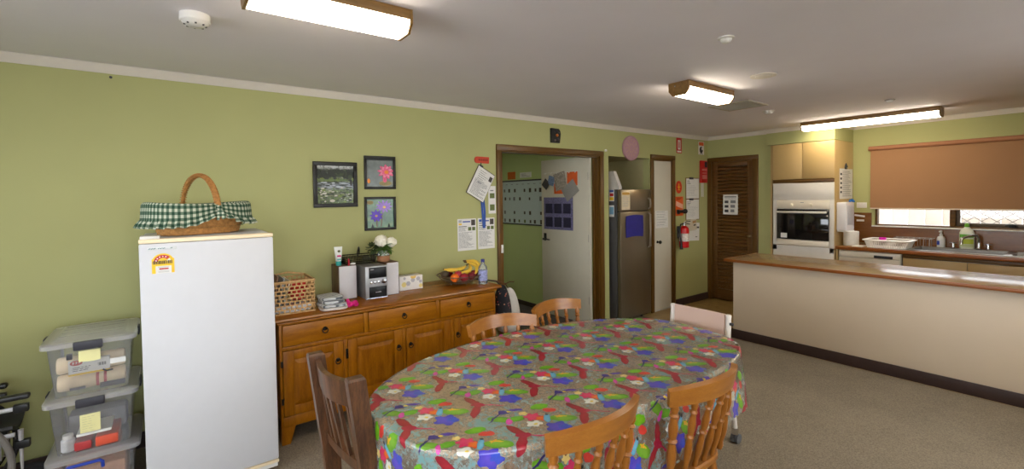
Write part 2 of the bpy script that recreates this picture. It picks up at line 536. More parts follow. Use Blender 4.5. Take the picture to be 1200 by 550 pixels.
fixn(s.build('louvre_slats', LOUV, d3))
h = MB().lathe([(0.022, 0), (0.022, 0.006), (0.009, 0.01), (0.009, 0.03), (0.02, 0.038), (0.022, 0.05), (0.012, 0.058), (0, 0.06)], B.p(0.612, 0.97, -0.006), B.n, 16)
h.build('door_knob', M('aged_brass', (120, 100, 70), 0.35, 0.8), d3)

# ------------------------------------------------------------------ kitchen window
K = BW(YK)
w = MB()
for a0, a1, b0, b1 in ((WX0, WX1, WZ0, WZ0 + 0.022), (WX0, WX1, WZ1 - 0.03, WZ1), (WX0, WX0 + 0.02, WZ0, WZ1), (WX1 - 0.03, WX1, WZ0, WZ1), (2.55, 2.597, WZ0, WZ1)):
    w.fbox(K, a0, a1, b0, b1, -0.09, -0.01, 0.003)
win = struct('window_1', w, TRIMX)
MB().fbox(K, WX0 - 0.03, WX1 + 0.03, WZ0 - 0.012, WZ0 + 0.004, -0.05, 0.022, 0.003).build('window_sill', M('sill_white', (232, 228, 224), 0.4), win)
GLASS = CLEAR('window_glass', (235, 240, 240), 0.04, 0.02)
MB().fbox(K, WX0 + 0.02, 2.55, WZ0 + 0.022, WZ1 - 0.03, -0.07, -0.066).build('pane', GLASS, win)
w = MB()
for a0, a1, b0, b1 in ((2.597, 2.63, WZ0 + 0.022, WZ1 - 0.03), (WX1 - 0.06, WX1 - 0.03, WZ0 + 0.022, WZ1 - 0.03), (2.63, WX1 - 0.06, WZ0 + 0.022, WZ0 + 0.062), (2.63, WX1 - 0.06, WZ1 - 0.06, WZ1 - 0.03)):
    w.fbox(K, a0, a1, b0, b1, -0.07, -0.03, 0.004)
w.build('sliding_sash', M('bronze_aluminium', (96, 84, 72), 0.4, 0.5), win)
MB().fbox(K, 2.63, WX1 - 0.06, WZ0 + 0.06, WZ1 - 0.06, -0.052, -0.048).build('pane', GLASS, win)
w = MB()
a0, a1, b0, b1 = 2.6, WX1 - 0.04, WZ0 + 0.02, WZ1 - 0.03
p = 0.115; hh = b1 - b0
k = a0 - hh * 1.3
slope = 1.35      # diamonds wider than tall
while k < a1:
    for sg in (1, -1):
        pts = []
        for i in range(41):
            bb = b0 + hh * i / 40
            aa = k + (bb - b0) * slope if sg == 1 else k + hh * slope - (bb - b0) * slope
            if a0 <= aa <= a1: pts.append(K.p(aa, bb, -0.088 + 0.002 * sg))
        if len(pts) > 1: w.tube([pts[0], pts[-1]], 0.0035, 5)
    k += p
w.build('security_mesh', M('mesh_wire', (120, 116, 118), 0.5, 0.3), win)
w = MB().fbox(K, 3.0, 3.06, WZ0 + 0.026, WZ0 + 0.05, -0.03, -0.005, 0.006)
w.tube([K.p(2.98, WZ0 + 0.045, -0.012), K.p(3.03, WZ0 + 0.055, 0.0), K.p(3.06, WZ0 + 0.045, 0.004)], 0.009, 8)
w.build('window_latch', BLACK, win)
# unseen windows added behind the camera for daylight
def added_window(n, fr, a0, a1):
    w = MB()
    for q in ((a0, a1, 0.8, 0.84), (a0, a1, 2.06, 2.1), (a0, a0 + 0.04, 0.8, 2.1), (a1 - 0.04, a1, 0.8, 2.1), ((a0 + a1) / 2 - 0.025, (a0 + a1) / 2 + 0.025, 0.8, 2.1)):
        w.fbox(fr, q[0], q[1], q[2], q[3], -0.08, -0.02, 0.003)
    o = struct('window_%d' % n, w, TRIM)
    MB().fbox(fr, a0 + 0.04, a1 - 0.04, 0.84, 2.06, -0.054, -0.05).build('pane', GLASS, o)
RW = Fr((XR, 0, 0), (0, -1, 0), (0, 0, 1), (-1, 0, 0))
added_window(2, RW, -0.9, 1.7)
added_window(3, RW, -4.2, -2.6)
added_window(4, Fr((0, YR, 0), (-1, 0, 0), (0, 0, 1), (0, 1, 0)), -3.9, -0.9)

# roller blind over the kitchen window
bl = thing('roller_blind', 'wide tan roller blind drawn most of the way down the kitchen window', 'blind', (2.95, YK - 0.03, 1.35))
MB().sheet(lambda u, v: (1.83 + 2.46 * u, YK - 0.028 + 0.002 * math.sin(v * 3), 1.352 + 0.73 * v), 8, 8, 0.003).build('blind_fabric', BLIND, bl)
w = MB().cyl((1.815, YK - 0.036, 2.095), (4.3, YK - 0.036, 2.095), 0.026, n=20)
w.build('roller_tube', M('blind_roll', (168, 116, 84), 0.75, var=0.02), bl)
MB().fbox(K, 1.83, 4.29, 1.347, 1.362, 0.022, 0.034, 0.004).build('bottom_rail', M('rail_cream', (222, 206, 188), 0.5), bl)

# outside: pale paling fence, ground
w = MB()
x = -1.0
i = 0
while x < 8.5:
    w.box((x, 9.2 + 0.012 * (i % 2), 0), (x + 0.098, 9.215 + 0.012 * (i % 2), 1.62 + 0.01 * ((i * 7) % 3)))
    x += 0.1; i += 1
w.box((-1, 9.225, 0.4), (8.5, 9.27, 0.48)).box((-1, 9.225, 1.3), (8.5, 9.27, 1.38))
tag(w.build('paling_fence', M('fence_paint', (206, 190, 184), 0.8, var=0.08, scale=6)), 'pale timber paling fence seen through the kitchen window', 'fence')
struct('added_eave', MB().box((-1.5, YK + 0.1, 2.52), (9, 8.85, 2.6)), WHITE)  # unseen overhang added to cut the sky light on the fence
o = struct('ground', MB().box((-6, YK + 0.1, -0.1), (14, 16, -0.02)), M('ground_bounce', (170, 166, 160), 0.9))  # unseen ground, made pale to bounce daylight up to the ceiling
struct('ground', MB().box((XR + 0.1, -9, -0.1), (14, YK + 0.1, -0.02)).box((-6, -9, -0.1), (XR + 0.1, YR - 0.1, -0.02)), M('yard_bounce', (176, 172, 170), 0.9, var=0.05))  # pale here too, bouncing daylight in through the added windows

# ------------------------------------------------------------------ ceiling lights
DIFF = EMIT('lamp_diffuser', (255, 240, 212), LAMP)
LWOOD = WOOD('lamp_timber', (112, 82, 40), (146, 110, 60), 0.4, (1, 10, 10), 5)
def ceiling_light(label, cx, cy, L, rz, group=None):
    r = thing('ceiling_light', label, 'ceiling light', (cx, cy, CZ), rz, group)
    h = MB()
    hw = 0.085
    for s_ in (-1, 1):
        h.box((-L / 2, s_ * hw - (0.012 if s_ > 0 else 0), -0.045), (L / 2, s_ * hw + (0.0 if s_ > 0 else 0.012), -0.0005), 0.002)
    prof = [(-hw, -0.0005), (-hw, -0.062), (-hw + 0.03, -0.1), (hw - 0.03, -0.1), (hw, -0.062), (hw, -0.0005)]
    for x0, x1 in ((-L / 2 - 0.012, -L / 2), (L / 2, L / 2 + 0.012)):
        h.prism([(x0, a, z) for a, z in prof], (x1 - x0, 0, 0))
    fixn(h.build('housing', LWOOD, r, local=True))
    d = MB()
    p2 = [(-hw + 0.013, -0.02), (-hw + 0.004, -0.046), (-hw + 0.006, -0.06), (-hw + 0.034, -0.096), (hw - 0.034, -0.096), (hw - 0.006, -0.06), (hw - 0.004, -0.046), (hw - 0.013, -0.02)]
    d.prism([(-L / 2 + 0.001, a, z) for a, z in p2], (L - 0.002, 0, 0))
    fixn(d.build('diffuser', DIFF, r, local=True))
    for sg in (-1, 1):
        s = MB().lathe([(0.006, 0), (0.006, 0.003), (0.003, 0.005), (0, 0.005)], (sg * (L / 2 + 0.012), 0.03, -0.03), (sg, 0, 0), 10)
        s.build('end_screw', CHROME, r, local=True)
    return r
ceiling_light('short timber-sided fluorescent ceiling light closest above the dining table', 1.745, 0.565, 0.62, R(90))
ceiling_light('short timber-sided fluorescent ceiling light midway across the ceiling before the air vent', 1.735, 3.37, 0.62, R(90))
ceiling_light('long timber-sided fluorescent ceiling light in front of the kitchen window blind', 2.005, 6.17, 1.22, R(1.0))
# extra fittings added out of view to brighten the room
for px, py, rr in ADDED_LAMPS:
    ceiling_light('added timber-sided fluorescent ceiling light, out of view, brightening the room', px, py, 1.22, R(rr), 'added ceiling lights out of view')

# ceiling fittings
sm = thing('smoke_detector', 'round white smoke detector on the ceiling above the white freezer', 'smoke detector', (1.225, 0.115, CZ))
MB().lathe([(0.058, 0), (0.06, -0.03), (0.056, -0.036)], (1.225, 0.115, CZ), n=32).build('base', WHITE, sm)
MB().lathe([(0.052, -0.036), (0.046, -0.044), (0.03, -0.052), (0, -0.053)], (1.225, 0.115, CZ), n=32).build('cover', WHITE, sm)
w = MB()
for k in range(8):
    a = k * PI / 4
    w.box((1.225 + 0.04 * math.cos(a) - 0.004, 0.115 + 0.04 * math.sin(a) - 0.004, CZ - 0.0495), (1.225 + 0.04 * math.cos(a) + 0.004, 0.115 + 0.04 * math.sin(a) + 0.004, CZ - 0.04))
w.build('vent_slot', DGREY, sm)
def sensor(label, x, y, r, dep, col2=WHITE):
    o = thing('ceiling_sensor', label, 'ceiling sensor', (x, y, CZ))
    MB().lathe([(r, 0), (r * 0.98, -0.005), (r * 0.75, -0.008)], (x, y, CZ), n=28).build('flange', col2, o)
    MB().lathe([(r * 0.7, -0.006), (r * 0.68, -dep * .55), (r * 0.45, -dep * .9), (0, -dep)], (x, y, CZ), n=28).build('dome', WHITE, o)
sensor('small domed ceiling sensor nearest the camera, out in the open ceiling', 2.44, 2.41, 0.042, 0.03)
sensor('flat white ceiling sensor just behind the air vent', 1.54, 4.91, 0.055, 0.034)
sensor('small grey sprinkler-like ceiling sensor in front of the long kitchen light', 2.43, 5.29, 0.04, 0.03, M('sensor_grey', (150, 145, 140), 0.5))
o = thing('vent_disc', 'flat round cream vent disc beside the middle ceiling light', 'vent disc', (2.18, 3.4, CZ))
MB().lathe([(0.085, 0), (0.084, -0.006), (0.06, -0.008), (0.056, -0.004)], (2.18, 3.4, CZ), n=32).build('rim', CORN, o)
MB().lathe([(0.055, -0.003), (0.05, -0.009), (0.03, -0.013), (0, -0.014)], (2.18, 3.4, CZ), n=32).build('disc', CORN, o)
av = thing('air_vent', 'square white air conditioning vent in the ceiling behind the middle light', 'air vent', (1.52, 4.34, CZ))
GR = M('vent_paint', (190, 182, 168), 0.6)
w = MB()
for q in ((1.33, 1.71, 4.15, 4.19), (1.33, 1.71, 4.49, 4.53), (1.33, 1.37, 4.19, 4.49), (1.67, 1.71, 4.19, 4.49)):
    w.box((q[0], q[2], CZ - 0.012), (q[1], q[3], CZ - 0.0005), 0.003)
w.build('frame', GR, av)
w = MB()
for k in range(7):
    y = 4.205 + k * 0.042
    w.box((1.37, y, CZ - 0.014), (1.67, y + 0.012, CZ - 0.002))
w.build('blades', GR, av)
MB().box((1.37, 4.19, CZ - 0.004), (1.67, 4.49, CZ - 0.001)).build('backing', DGREY, av)
# unseen boxes added behind the two shut doors to stop light leaks
struct('cupboard_light_stop', MB().box((-0.7, 5.09, 0), (-0.65, 5.6, 2.2)).box((-0.7, 5.6, 0), (T, 5.65, 2.2)).box((-0.7, 5.09, 2.1), (T, 5.6, 2.2)).box((-0.7, 5.09, -0.06), (0.0, 5.6, -0.0)), WHITE)
struct('store_light_stop', MB().box((-0.1, 7.1, 0), (0.86, 7.15, 2.2)).box((-0.1, YB + 0.1, 0), (-0.05, 7.1, 2.2)).box((0.81, YB + 0.1, 0), (0.86, 7.1, 2.2)).box((-0.1, YB + 0.1, 2.1), (0.86, 7.1, 2.2)).box((-0.1, YB, -0.06), (0.86, 7.15, 0.0)), WHITE)

# ------------------------------------------------------------------ island counter
ic = thing('island_counter', 'long pale island counter with a timber-edged top and dark skirting', 'kitchen counter', (3.1, 5.1, 0))
w = MB().box((1.2, 4.862, 0.0), (5.15, 5.42, 0.832), 0.003)
w.build('body', ISL, ic)
MB().box((1.195, 4.849, 0.0), (5.15, 4.862, 0.1), 0.003).box((1.186, 4.849, 0.0), (1.2, 5.42, 0.1), 0.003).build('skirting', DKB, ic)
MB().box((1.15, 4.806, 0.835), (5.15, 5.50, 0.862), 0.004).build('counter_top', BENCH, ic)
w = MB()
w.box((1.132, 4.788, 0.832), (5.15, 4.806, 0.8615), 0.004).box((1.132, 4.806, 0.832), (1.15, 5.518, 0.8615), 0.004).box((1.15, 5.50, 0.832), (5.15, 5.518, 0.8615), 0.004)
w.build('edge_band', BEDGE, ic)

# ------------------------------------------------------------------ oven tower
TF = BW(6.40)
tw = thing('oven_cupboard', 'tall cream oven cupboard with two overhead doors beside the bench', 'cupboard', (1.28, 6.7, 0))
w = MB()
w.box((0.905, 6.40, 0.0), (0.925, YK - 0.004, 2.19)).box((1.622, 6.40, 0.0), (1.642, YK - 0.004, 2.19))
w.box((0.925, 6.43, 0.0), (1.622, YK - 0.004, 0.1)).box((0.925, 6.41, 2.16), (1.622, YK - 0.004, 2.19)).box((0.925, 6.41, 1.66), (1.622, YK - 0.004, 1.70))
w.box((0.925, 6.98, 0.1), (1.622, YK - 0.004, 2.16)).box((0.925, 6.41, 0.8), (1.622, YK - 0.004, 0.82))
w.build('carcass', CREAMW, tw)
MB().fbox(TF, 0.935, 1.288, 1.735, 2.188, 0.001, 0.02, 0.003).build('door', CREAMW, tw)
MB().fbox(TF, 1.293, 1.64, 1.735, 2.188, 0.001, 0.02, 0.003).build('door', CREAMW, tw)
MB().fbox(TF, 0.942, 1.636, 1.688, 1.732, 0.0, 0.018, 0.003).build('timber_rail', TRIMX, tw)
MB().fbox(TF, 0.942, 1.636, 1.468, 1.685, 0.001, 0.014, 0.002).fbox(TF, 0.942, 0.992, 0.82, 1.468, 0.001, 0.014, 0.002).fbox(TF, 1.588, 1.636, 0.82, 1.468, 0.001, 0.014, 0.002).fbox(TF, 0.942, 1.636, 0.12, 0.886, 0.0, 0.014, 0.002).build('front_panel', OVW, tw)
ov = thing('built_in_oven', 'white built-in wall oven with a dark glass door', 'oven', (1.29, 6.7, 0.89))
w = MB().box((0.996, 6.398, 0.89), (1.584, 6.93, 1.462), 0.002)
w.build('body', OVW, ov)
OVP = M('oven_panel', (232, 222, 204), 0.3, var=0.02)
cpn = MB().fbox(TF, 0.99, 1.588, 1.36, 1.466, 0.002, 0.022, 0.003).build('control_panel', OVP, ov)
for kx in (1.17, 1.385):
    MB().lathe([(0.024, 0), (0.024, 0.006), (0.019, 0.01), (0.017, 0.026), (0.0, 0.028)], TF.p(kx, 1.405, 0.022), TF.n, 20).fbox(TF, kx - 0.005, kx + 0.005, 1.387, 1.423, 0.046, 0.054, 0.002).build('knob', OVP, ov)
MB().fbox(TF, 1.27, 1.31, 1.435, 1.441, 0.022, 0.0235).build('brand_plate', INK, ov)
OVG = M('oven_glass', (22, 20, 20), 0.06, spec=0.6, var=0.1)
dr = MB().fbox(TF, 0.995, 1.583, 0.968, 1.352, 0.002, 0.03, 0.004).build('oven_door', OVG, ov)
w = MB().fbox(TF, 1.005, 1.573, 1.303, 1.33, 0.045, 0.062, 0.006)
for kx in (1.02, 1.555): w.fbox(TF, kx - 0.01, kx + 0.01, 1.305, 1.328, 0.028, 0.048, 0.002)
w.build('handle', OVW, dr)
MB().fbox(TF, 0.993, 1.585, 0.893, 0.962, 0.002, 0.028, 0.004).build('lower_panel', OVP, ov)
MB().fbox(TF, 1.045, 1.12, 0.985, 1.045, 0.0303, 0.0312).build('door_sticker', PAPER, ov)

# ------------------------------------------------------------------ sink bench
kb = thing('kitchen_bench', 'kitchen sink bench with timber-edged top under the window', 'kitchen bench', (3.4, 6.7, 0))
SX0, SX1, SY0, SY1 = 2.30, 3.95, 6.45, 6.93
w = MB()
w.box((1.648, 6.405, 0.885), (SX0 + 0.02, YK - 0.012, 0.918), 0.003).box((SX1 - 0.02, 6.405, 0.885), (XR - 0.01, YK - 0.012, 0.918), 0.003)
w.box((SX0 + 0.02, 6.405, 0.885), (SX1 - 0.02, SY0 + 0.02, 0.918), 0.003).box((SX0 + 0.02, SY1 - 0.02, 0.885), (SX1 - 0.02, YK - 0.012, 0.918), 0.003)
w.build('bench_top', BENCH, kb)
MB().box((1.648, 6.385, 0.878), (XR - 0.01, 6.405, 0.919), 0.005).build('edge_band', BEDGE, kb)
w = MB().box((2.27, 6.45, 0.1), (2.29, YK - 0.02, 0.88)).box((XR - 0.05, 6.45, 0.1), (XR - 0.03, YK - 0.02, 0.88)).box((2.27, 6.96, 0.1), (XR - 0.03, YK - 0.02, 0.88)).box((2.27, 6.50, 0.0), (XR - 0.03, 6.53, 0.1)).box((2.29, 6.45, 0.1), (XR - 0.05, 6.96, 0.118))
w.box((1.65, 6.42, 0.0), (1.668, YK - 0.02, 0.88))
w.build('carcass', CREAMW, kb)
KF = BW(6.44)
MB().fbox(KF, 2.272, XR - 0.03, 0.835, 0.872, -0.01, 0.012, 0.003).build('timber_rail', TRIMX, kb)
for i, x in enumerate((2.276, 2.786, 3.296, 3.806)):
    MB().fbox(KF, x, x + 0.505, 0.115, 0.83, 0.0, 0.018, 0.003).build('door', CREAMW, kb)
dw = thing('dishwasher', 'white dishwasher under the left end of the sink bench', 'dishwasher', (1.97, 6.7, 0))
MB().box((1.675, 6.45, 0.02), (2.26, 6.95, 0.87), 0.003).build('body', OVW, dw)
MB().fbox(KF, 1.68, 2.255, 0.1, 0.795, 0.0, 0.022, 0.004).build('door', OVP, dw)
MB().fbox(KF, 1.68, 2.255, 0.8, 0.868, 0.0, 0.022, 0.004).build('control_panel', OVP, dw)
MB().fbox(KF, 2.02, 2.19, 0.806, 0.836, 0.0221, 0.027, 0.004).build('handle', BLACK, dw)
# sink
sk = thing('sink', 'stainless steel sink with drainer set in the bench', 'sink', (3.1, 6.7, 0.92))
w = MB()
Z = 0.92
for q in ((SX0, SX1, SY0, SY0 + 0.03), (SX0, SX1, SY1 - 0.05, SY1), (SX0, SX0 + 0.04, SY0 + 0.03, SY1 - 0.05), (SX1 - 0.04, SX1, SY0 + 0.03, SY1 - 0.05), (3.02, 3.08, SY0 + 0.03, SY1 - 0.05)):
    w.box((q[0], q[2], Z - 0.001), (q[1], q[3], Z + 0.009), 0.003)
w.build('rim', STEEL, sk)
def bowl(x0, x1, dep, nm):
    y0, y1 = SY0 + 0.03, SY1 - 0.05
    w = MB()
    w.box((x0, y0, Z - dep), (x1, y1, Z - dep + 0.004)).box((x0 - 0.003, y0, Z - dep), (x0, y1, Z)).box((x1, y0, Z - dep), (x1 + 0.003, y1, Z)).box((x0, y0 - 0.003, Z - dep), (x1, y0, Z)).box((x0, y1, Z - dep), (x1, y1 + 0.003, Z))
    w.build(nm, STEEL, sk)
bowl(3.08, 3.91, 0.03, 'drainer')
bowl(SX0 + 0.04, 3.02, 0.17, 'basin')
w = MB()
for k in range(12): w.box((3.12 + k * 0.065, SY0 + 0.05, Z - 0.026), (3.14 + k * 0.065, SY1 - 0.08, Z - 0.02), 0.002)
w.build('drainer_ribs', STEEL, sk)
tp = thing('mixer_tap', 'chrome swan-neck sink tap between two cross handles', 'tap', (2.80, 6.9, 0.929))
MB().lathe([(0.026, 0), (0.026, 0.01), (0.017, 0.018), (0.015, 0.07)], (2.80, 6.9, 0.929)).build('base', CHROME, tp)
MB().tube([(2.80, 6.9, 0.99), (2.80, 6.898, 1.05), (2.785, 6.885, 1.078), (2.755, 6.85, 1.082), (2.70, 6.79, 1.058), (2.685, 6.775, 1.04), (2.683, 6.772, 0.985)], [0.012, 0.013, 0.013, 0.013, 0.013, 0.013, 0.013], 12).build('spout', CHROME, tp)
for x in (2.60, 2.87):
    w = MB().lathe([(0.022, 0), (0.022, 0.008), (0.012, 0.014), (0.01, 0.05), (0.014, 0.056), (0.014, 0.068), (0, 0.07)], (x, 6.9, 0.929), n=16)
    w.tube([(x - 0.032, 6.9, 0.988), (x + 0.032, 6.9, 0.988)], 0.006, 8).tube([(x, 6.868, 0.988), (x, 6.932, 0.988)], 0.006, 8)
    w.build('tap_handle', CHROME, tp)
# splashback
sb = tag(MB().fbox(K, 1.646, WX0 - 0.032, 0.92, 1.30, 0.0, 0.009).fbox(K, WX0 - 0.032, XR - 0.02, 0.92, WZ0 - 0.012, 0.0, 0.009).build('splashback', SPL), 'brown timber-look splashback board along the bench wall', 'splashback')

# ------------------------------------------------------------------ steel fridge in the alcove
fr = thing('steel_fridge', 'tall stainless steel two-door fridge standing in the wall alcove', 'fridge', (-0.25, 4.61, 0))
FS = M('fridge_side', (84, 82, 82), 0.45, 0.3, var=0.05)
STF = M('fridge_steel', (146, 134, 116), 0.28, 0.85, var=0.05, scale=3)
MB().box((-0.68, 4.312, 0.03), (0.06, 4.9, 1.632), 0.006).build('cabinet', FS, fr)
MB().box((0.066, 4.314, 1.365), (0.122, 4.898, 1.632), 0.012).build('freezer_door', STF, fr)
MB().box((0.066, 4.314, 0.06), (0.122, 4.898, 1.358), 0.012).build('fridge_door', STF, fr)
for z0, z1 in ((0.9, 1.33), (1.39, 1.52)):
    w = MB().tube([(0.122, 4.845, z0), (0.15, 4.845, z0 + 0.015), (0.155, 4.845, (z0 + z1) / 2), (0.15, 4.845, z1 - 0.015), (0.122, 4.845, z1)], 0.011, 10)
    w.build('handle', STEEL, fr)
w = MB()
for x in (-0.6, 0.0):
    for y in (4.36, 4.85): w.cyl((x, y, 0.0), (x, y, 0.032), 0.018, n=12)
w.build('feet', BLACK, fr)

# ------------------------------------------------------------------ white upright freezer
fz = thing('upright_freezer', 'white upright freezer with a wicker basket on top', 'freezer', (0.5, 0.17, 0))
FW = M('freezer_white', (206, 207, 212), 0.5, spec=0.2, var=0.01)
FT = M('freezer_trim', (238, 220, 186), 0.4, var=0.02)
Y0, Y1, FX = -0.128, 0.468, 0.826
MB().box((0.22, Y0 + 0.004, 0.03), (0.765, Y1 - 0.004, 1.376), 0.006).build('cabinet', FW, fz)
FF = PX(FX)
dr = MB().box((0.772, Y0, 0.072), (FX, Y1, 1.355), 0.008).build('door', FW, fz)
MB().box((0.768, Y0, 1.356), (FX + 0.001, Y1, 1.377), 0.004).build('top_trim', FT, fz)
MB().box((0.768, Y0, 0.052), (FX + 0.001, Y1, 0.069), 0.004).build('lower_trim', FT, fz)
MB().box((0.74, Y0 + 0.006, 0.028), (FX - 0.006, Y1 - 0.006, 0.05), 0.003).build('kick_grille', WHITE, fz)
MB().box((0.70, Y0 + 0.005, 1.377), (FX - 0.005, Y0 + 0.085, 1.392), 0.004).build('hinge_cap', WHITE, fz)
w = MB().fbox(FF, -0.095, 0.022, 1.322, 1.336, 0.0003, 0.0018, 0.0005, 0)
for a, L in ((-0.09, 0.032), (-0.052, 0.03), (-0.002, 0.012)):
    n = int(L / 0.005)
    for i in range(n): w.fbox(FF, a + i * 0.005, a + i * 0.005 + 0.0032, 1.326 + 0.001 * (i % 2), 1.331 + 0.0015 * ((i * 3) % 2), 0.0018, 0.0022, 0, 1)
w.build('name_plate', [M('plate_silver', (214, 218, 220), 0.35), M('plate_teal', (70, 110, 112), 0.5)], dr)
# energy rating sticker
w = MB()
c = -0.034
arch = [(c + 0.044 * math.cos(a), 1.262 + 0.041 * math.sin(a)) for a in [PI * i / 16 for i in range(17)]]
w.fprism(FF, [(-0.079, 1.203), (-0.064, 1.203), (-0.064, 1.240), (0.0, 1.240), (0.0, 1.203), (0.012, 1.203), (0.012, 1.276)] + [(c + 0.044 * math.cos(a), 1.262 + 0.041 * math.sin(a)) for a in [R(22) + R(136) * i / 12 for i in range(13)]] + [(-0.079, 1.276)], 0.0003, 0.0009, 0)
w.frect(FF, -0.064, 0.0, 1.203, 1.240, 0.0008, 1)
red = [(c + 0.037 * math.cos(R(38 + 142 * i / 12)), 1.262 + 0.034 * math.sin(R(38 + 142 * i / 12))) for i in range(13)]
red += [(c + 0.02 * math.cos(R(180 - 142 * i / 12)), 1.262 + 0.018 * math.sin(R(180 - 142 * i / 12))) for i in range(13)]
w.fprism(FF, red, 0.0009, 0.0012, 2)
for i in range(5):
    a = R(168 - 26 * i)
    star = []
    for k in range(10):
        rr = 0.0042 if k % 2 == 0 else 0.0019
        star.append((c + 0.028 * math.cos(a) + rr * math.sin(k * PI / 5), 1.262 + 0.026 * math.sin(a) + rr * math.cos(k * PI / 5)))
    w.fpoly(FF, star, 0.0014, 1)
w.fpoly(FF, [(c + 0.032 * math.cos(R(t_)), 1.262 + 0.029 * math.sin(R(t_))) for t_ in (8, 20, 32)] + [(c + 0.014, 1.266)], 0.0013, 1)
x = -0.075
for i in range(13):
    ww = 0.003 + 0.0022 * ((i * 5) % 3) / 2
    w.frect(FF, x, x + ww, 1.25, 1.267, 0.0013, 3); x += ww + 0.0022
w.frect(FF, -0.05, -0.012, 1.222, 1.229, 0.0012, 2)
for k in (1.213, 1.208, 1.234): w.frect(FF, -0.054, -0.01, k, k + 0.0018, 0.0012, 4)
fixn(w.build('energy_label', [YELLOW, PAPER, RED, INKD, INKL], dr))

# ------------------------------------------------------------------ sideboard
sd = thing('sideboard', 'long honey pine sideboard with three drawers and four doors against the green wall', 'sideboard', (0.3, 1.36, 0))
SF = PX(0.55)
w = MB().box((0.03, 0.53, 0.16), (0.535, 2.185, 0.785))
for a0, a1, b0, b1 in ((0.53, 0.545, 0.11, 0.785), (2.172, 2.186, 0.11, 0.785), (0.545, 2.172, 0.768, 0.785), (0.545, 2.172, 0.603, 0.626), (0.545, 2.172, 0.11, 0.176)):
    w.fbox(SF, a0, a1, b0, b1, -0.03, 0.0, 0.002)
for a in (1.068, 1.632): w.fbox(SF, a, a + 0.03, 0.626, 0.768, -0.03, 0, 0.002)
for a in (0.926, 1.353, 1.758): w.fbox(SF, a, a + 0.026, 0.176, 0.603, -0.03, 0, 0.002)
w.build('carcass', PINEV, sd)
w = MB()
prof = [(0.01, 0.788), (0.565, 0.788), (0.574, 0.792), (0.579, 0.8), (0.576, 0.809), (0.566, 0.815), (0.01, 0.815)]
w.prism([(a, 0.49, z) for a, z in prof], (0, 1.745, 0))
fixn(w.build('sideboard_top', PINET, sd))
w = MB().fbox(SF, 0.52, 2.195, 0.772, 0.788, -0.02, 0.014, 0.004)
w.build('moulding', PINE, sd)
def foot(a0, a1):
    w = MB().fprism(SF, [(a0, 0.0), (a0 + 0.05 * (1 if a1 > a0 else -1), 0.0), (a1, 0.115), (a0, 0.115)], -0.06, 0.0)
    fixn(w.build('leg', PINEV, sd))
foot(0.532, 0.615); foot(2.184, 2.10)
for y in (0.535, 2.13):
    MB().box((0.04, y, 0), (0.09, y + 0.05, 0.16), 0.003).build('leg', PINEV, sd)
def ring_pull(par, a, b, r=0.017, flat=0.0):
    w = MB().lathe([(0.014, 0), (0.013, 0.003), (0.006, 0.006), (0.005, 0.012), (0, 0.014)], SF.p(a, b + 0.008, 0.006), SF.n, 14)
    w.tube([SF.p(a + r * math.cos(t_), b - 0.002 + r * math.sin(t_), 0.014 - 0.004 * math.sin(t_)) for t_ in [2 * PI * i / 20 for i in range(20)]], 0.0034, 8, closed=True)
    w.build('ring_pull', IRON, par)
for a0, a1 in ((0.549, 1.065), (1.102, 1.629), (1.666, 2.169)):
    d_ = MB().fbox(SF, a0, a1, 0.629, 0.765, -0.015, 0.006, 0.005).build('drawer', PINE, sd)
    ring_pull(d_, (a0 + a1) / 2, 0.697)
for i, (a0, a1, pa) in enumerate(((0.549, 0.923, 0.885), (0.955, 1.35, 1.318), (1.382, 1.755, 1.412), (1.787, 2.169, 1.815))):
    w = MB()
    st = 0.062
    w.fbox(SF, a0, a0 + st, 0.18, 0.6, -0.015, 0.004, 0.003).fbox(SF, a1 - st, a1, 0.18, 0.6, -0.015, 0.004, 0.003)
    w.fbox(SF, a0 + st, a1 - st, 0.18, 0.18 + st, -0.015, 0.004, 0.003).fbox(SF, a0 + st, a1 - st, 0.6 - st, 0.6, -0.015, 0.004, 0.003)
    d_ = w.build('door', PINEV, sd)
    # raised and fielded panel
    pa0, pa1, pb0, pb1, e = a0 + st, a1 - st, 0.18 + st, 0.6 - st, 0.028
    P4 = lambda q, cc: [SF.p(pa0 + q, pb0 + q, cc), SF.p(pa1 - q, pb0 + q, cc), SF.p(pa1 - q, pb1 - q, cc), SF.p(pa0 + q, pb1 - q, cc)]
    w = MB(); rings = [P4(0, -0.008), P4(0.006, -0.006), P4(e, 0.002), P4(e + 0.004, 0.003)]
    vs = [p for r_ in rings for p in r_]
    fs = [(k * 4 + j, k * 4 + (j + 1) % 4, k * 4 + 4 + (j + 1) % 4, k * 4 + 4 + j) for k in range(3) for j in range(4)] + [(12, 13, 14, 15)]
    w.add(vs, fs)
    w.build('door_panel', PINEV, d_, smooth=15)
    ring_pull(d_, pa, 0.47 if i < 3 else 0.47, 0.016)
    if i == 1:
        MB().fbox(SF, a0 - 0.016, a0 + 0.001, 0.47, 0.54, 0.0005, 0.006, 0.002).build('hinge', IRON, d_)
    if i == 0:
        for zz in (0.26, 0.5): MB().fbox(SF, a0 - 0.014, a0 + 0.001, zz, zz + 0.04, 0.0005, 0.006, 0.002).build('hinge', IRON, d_)

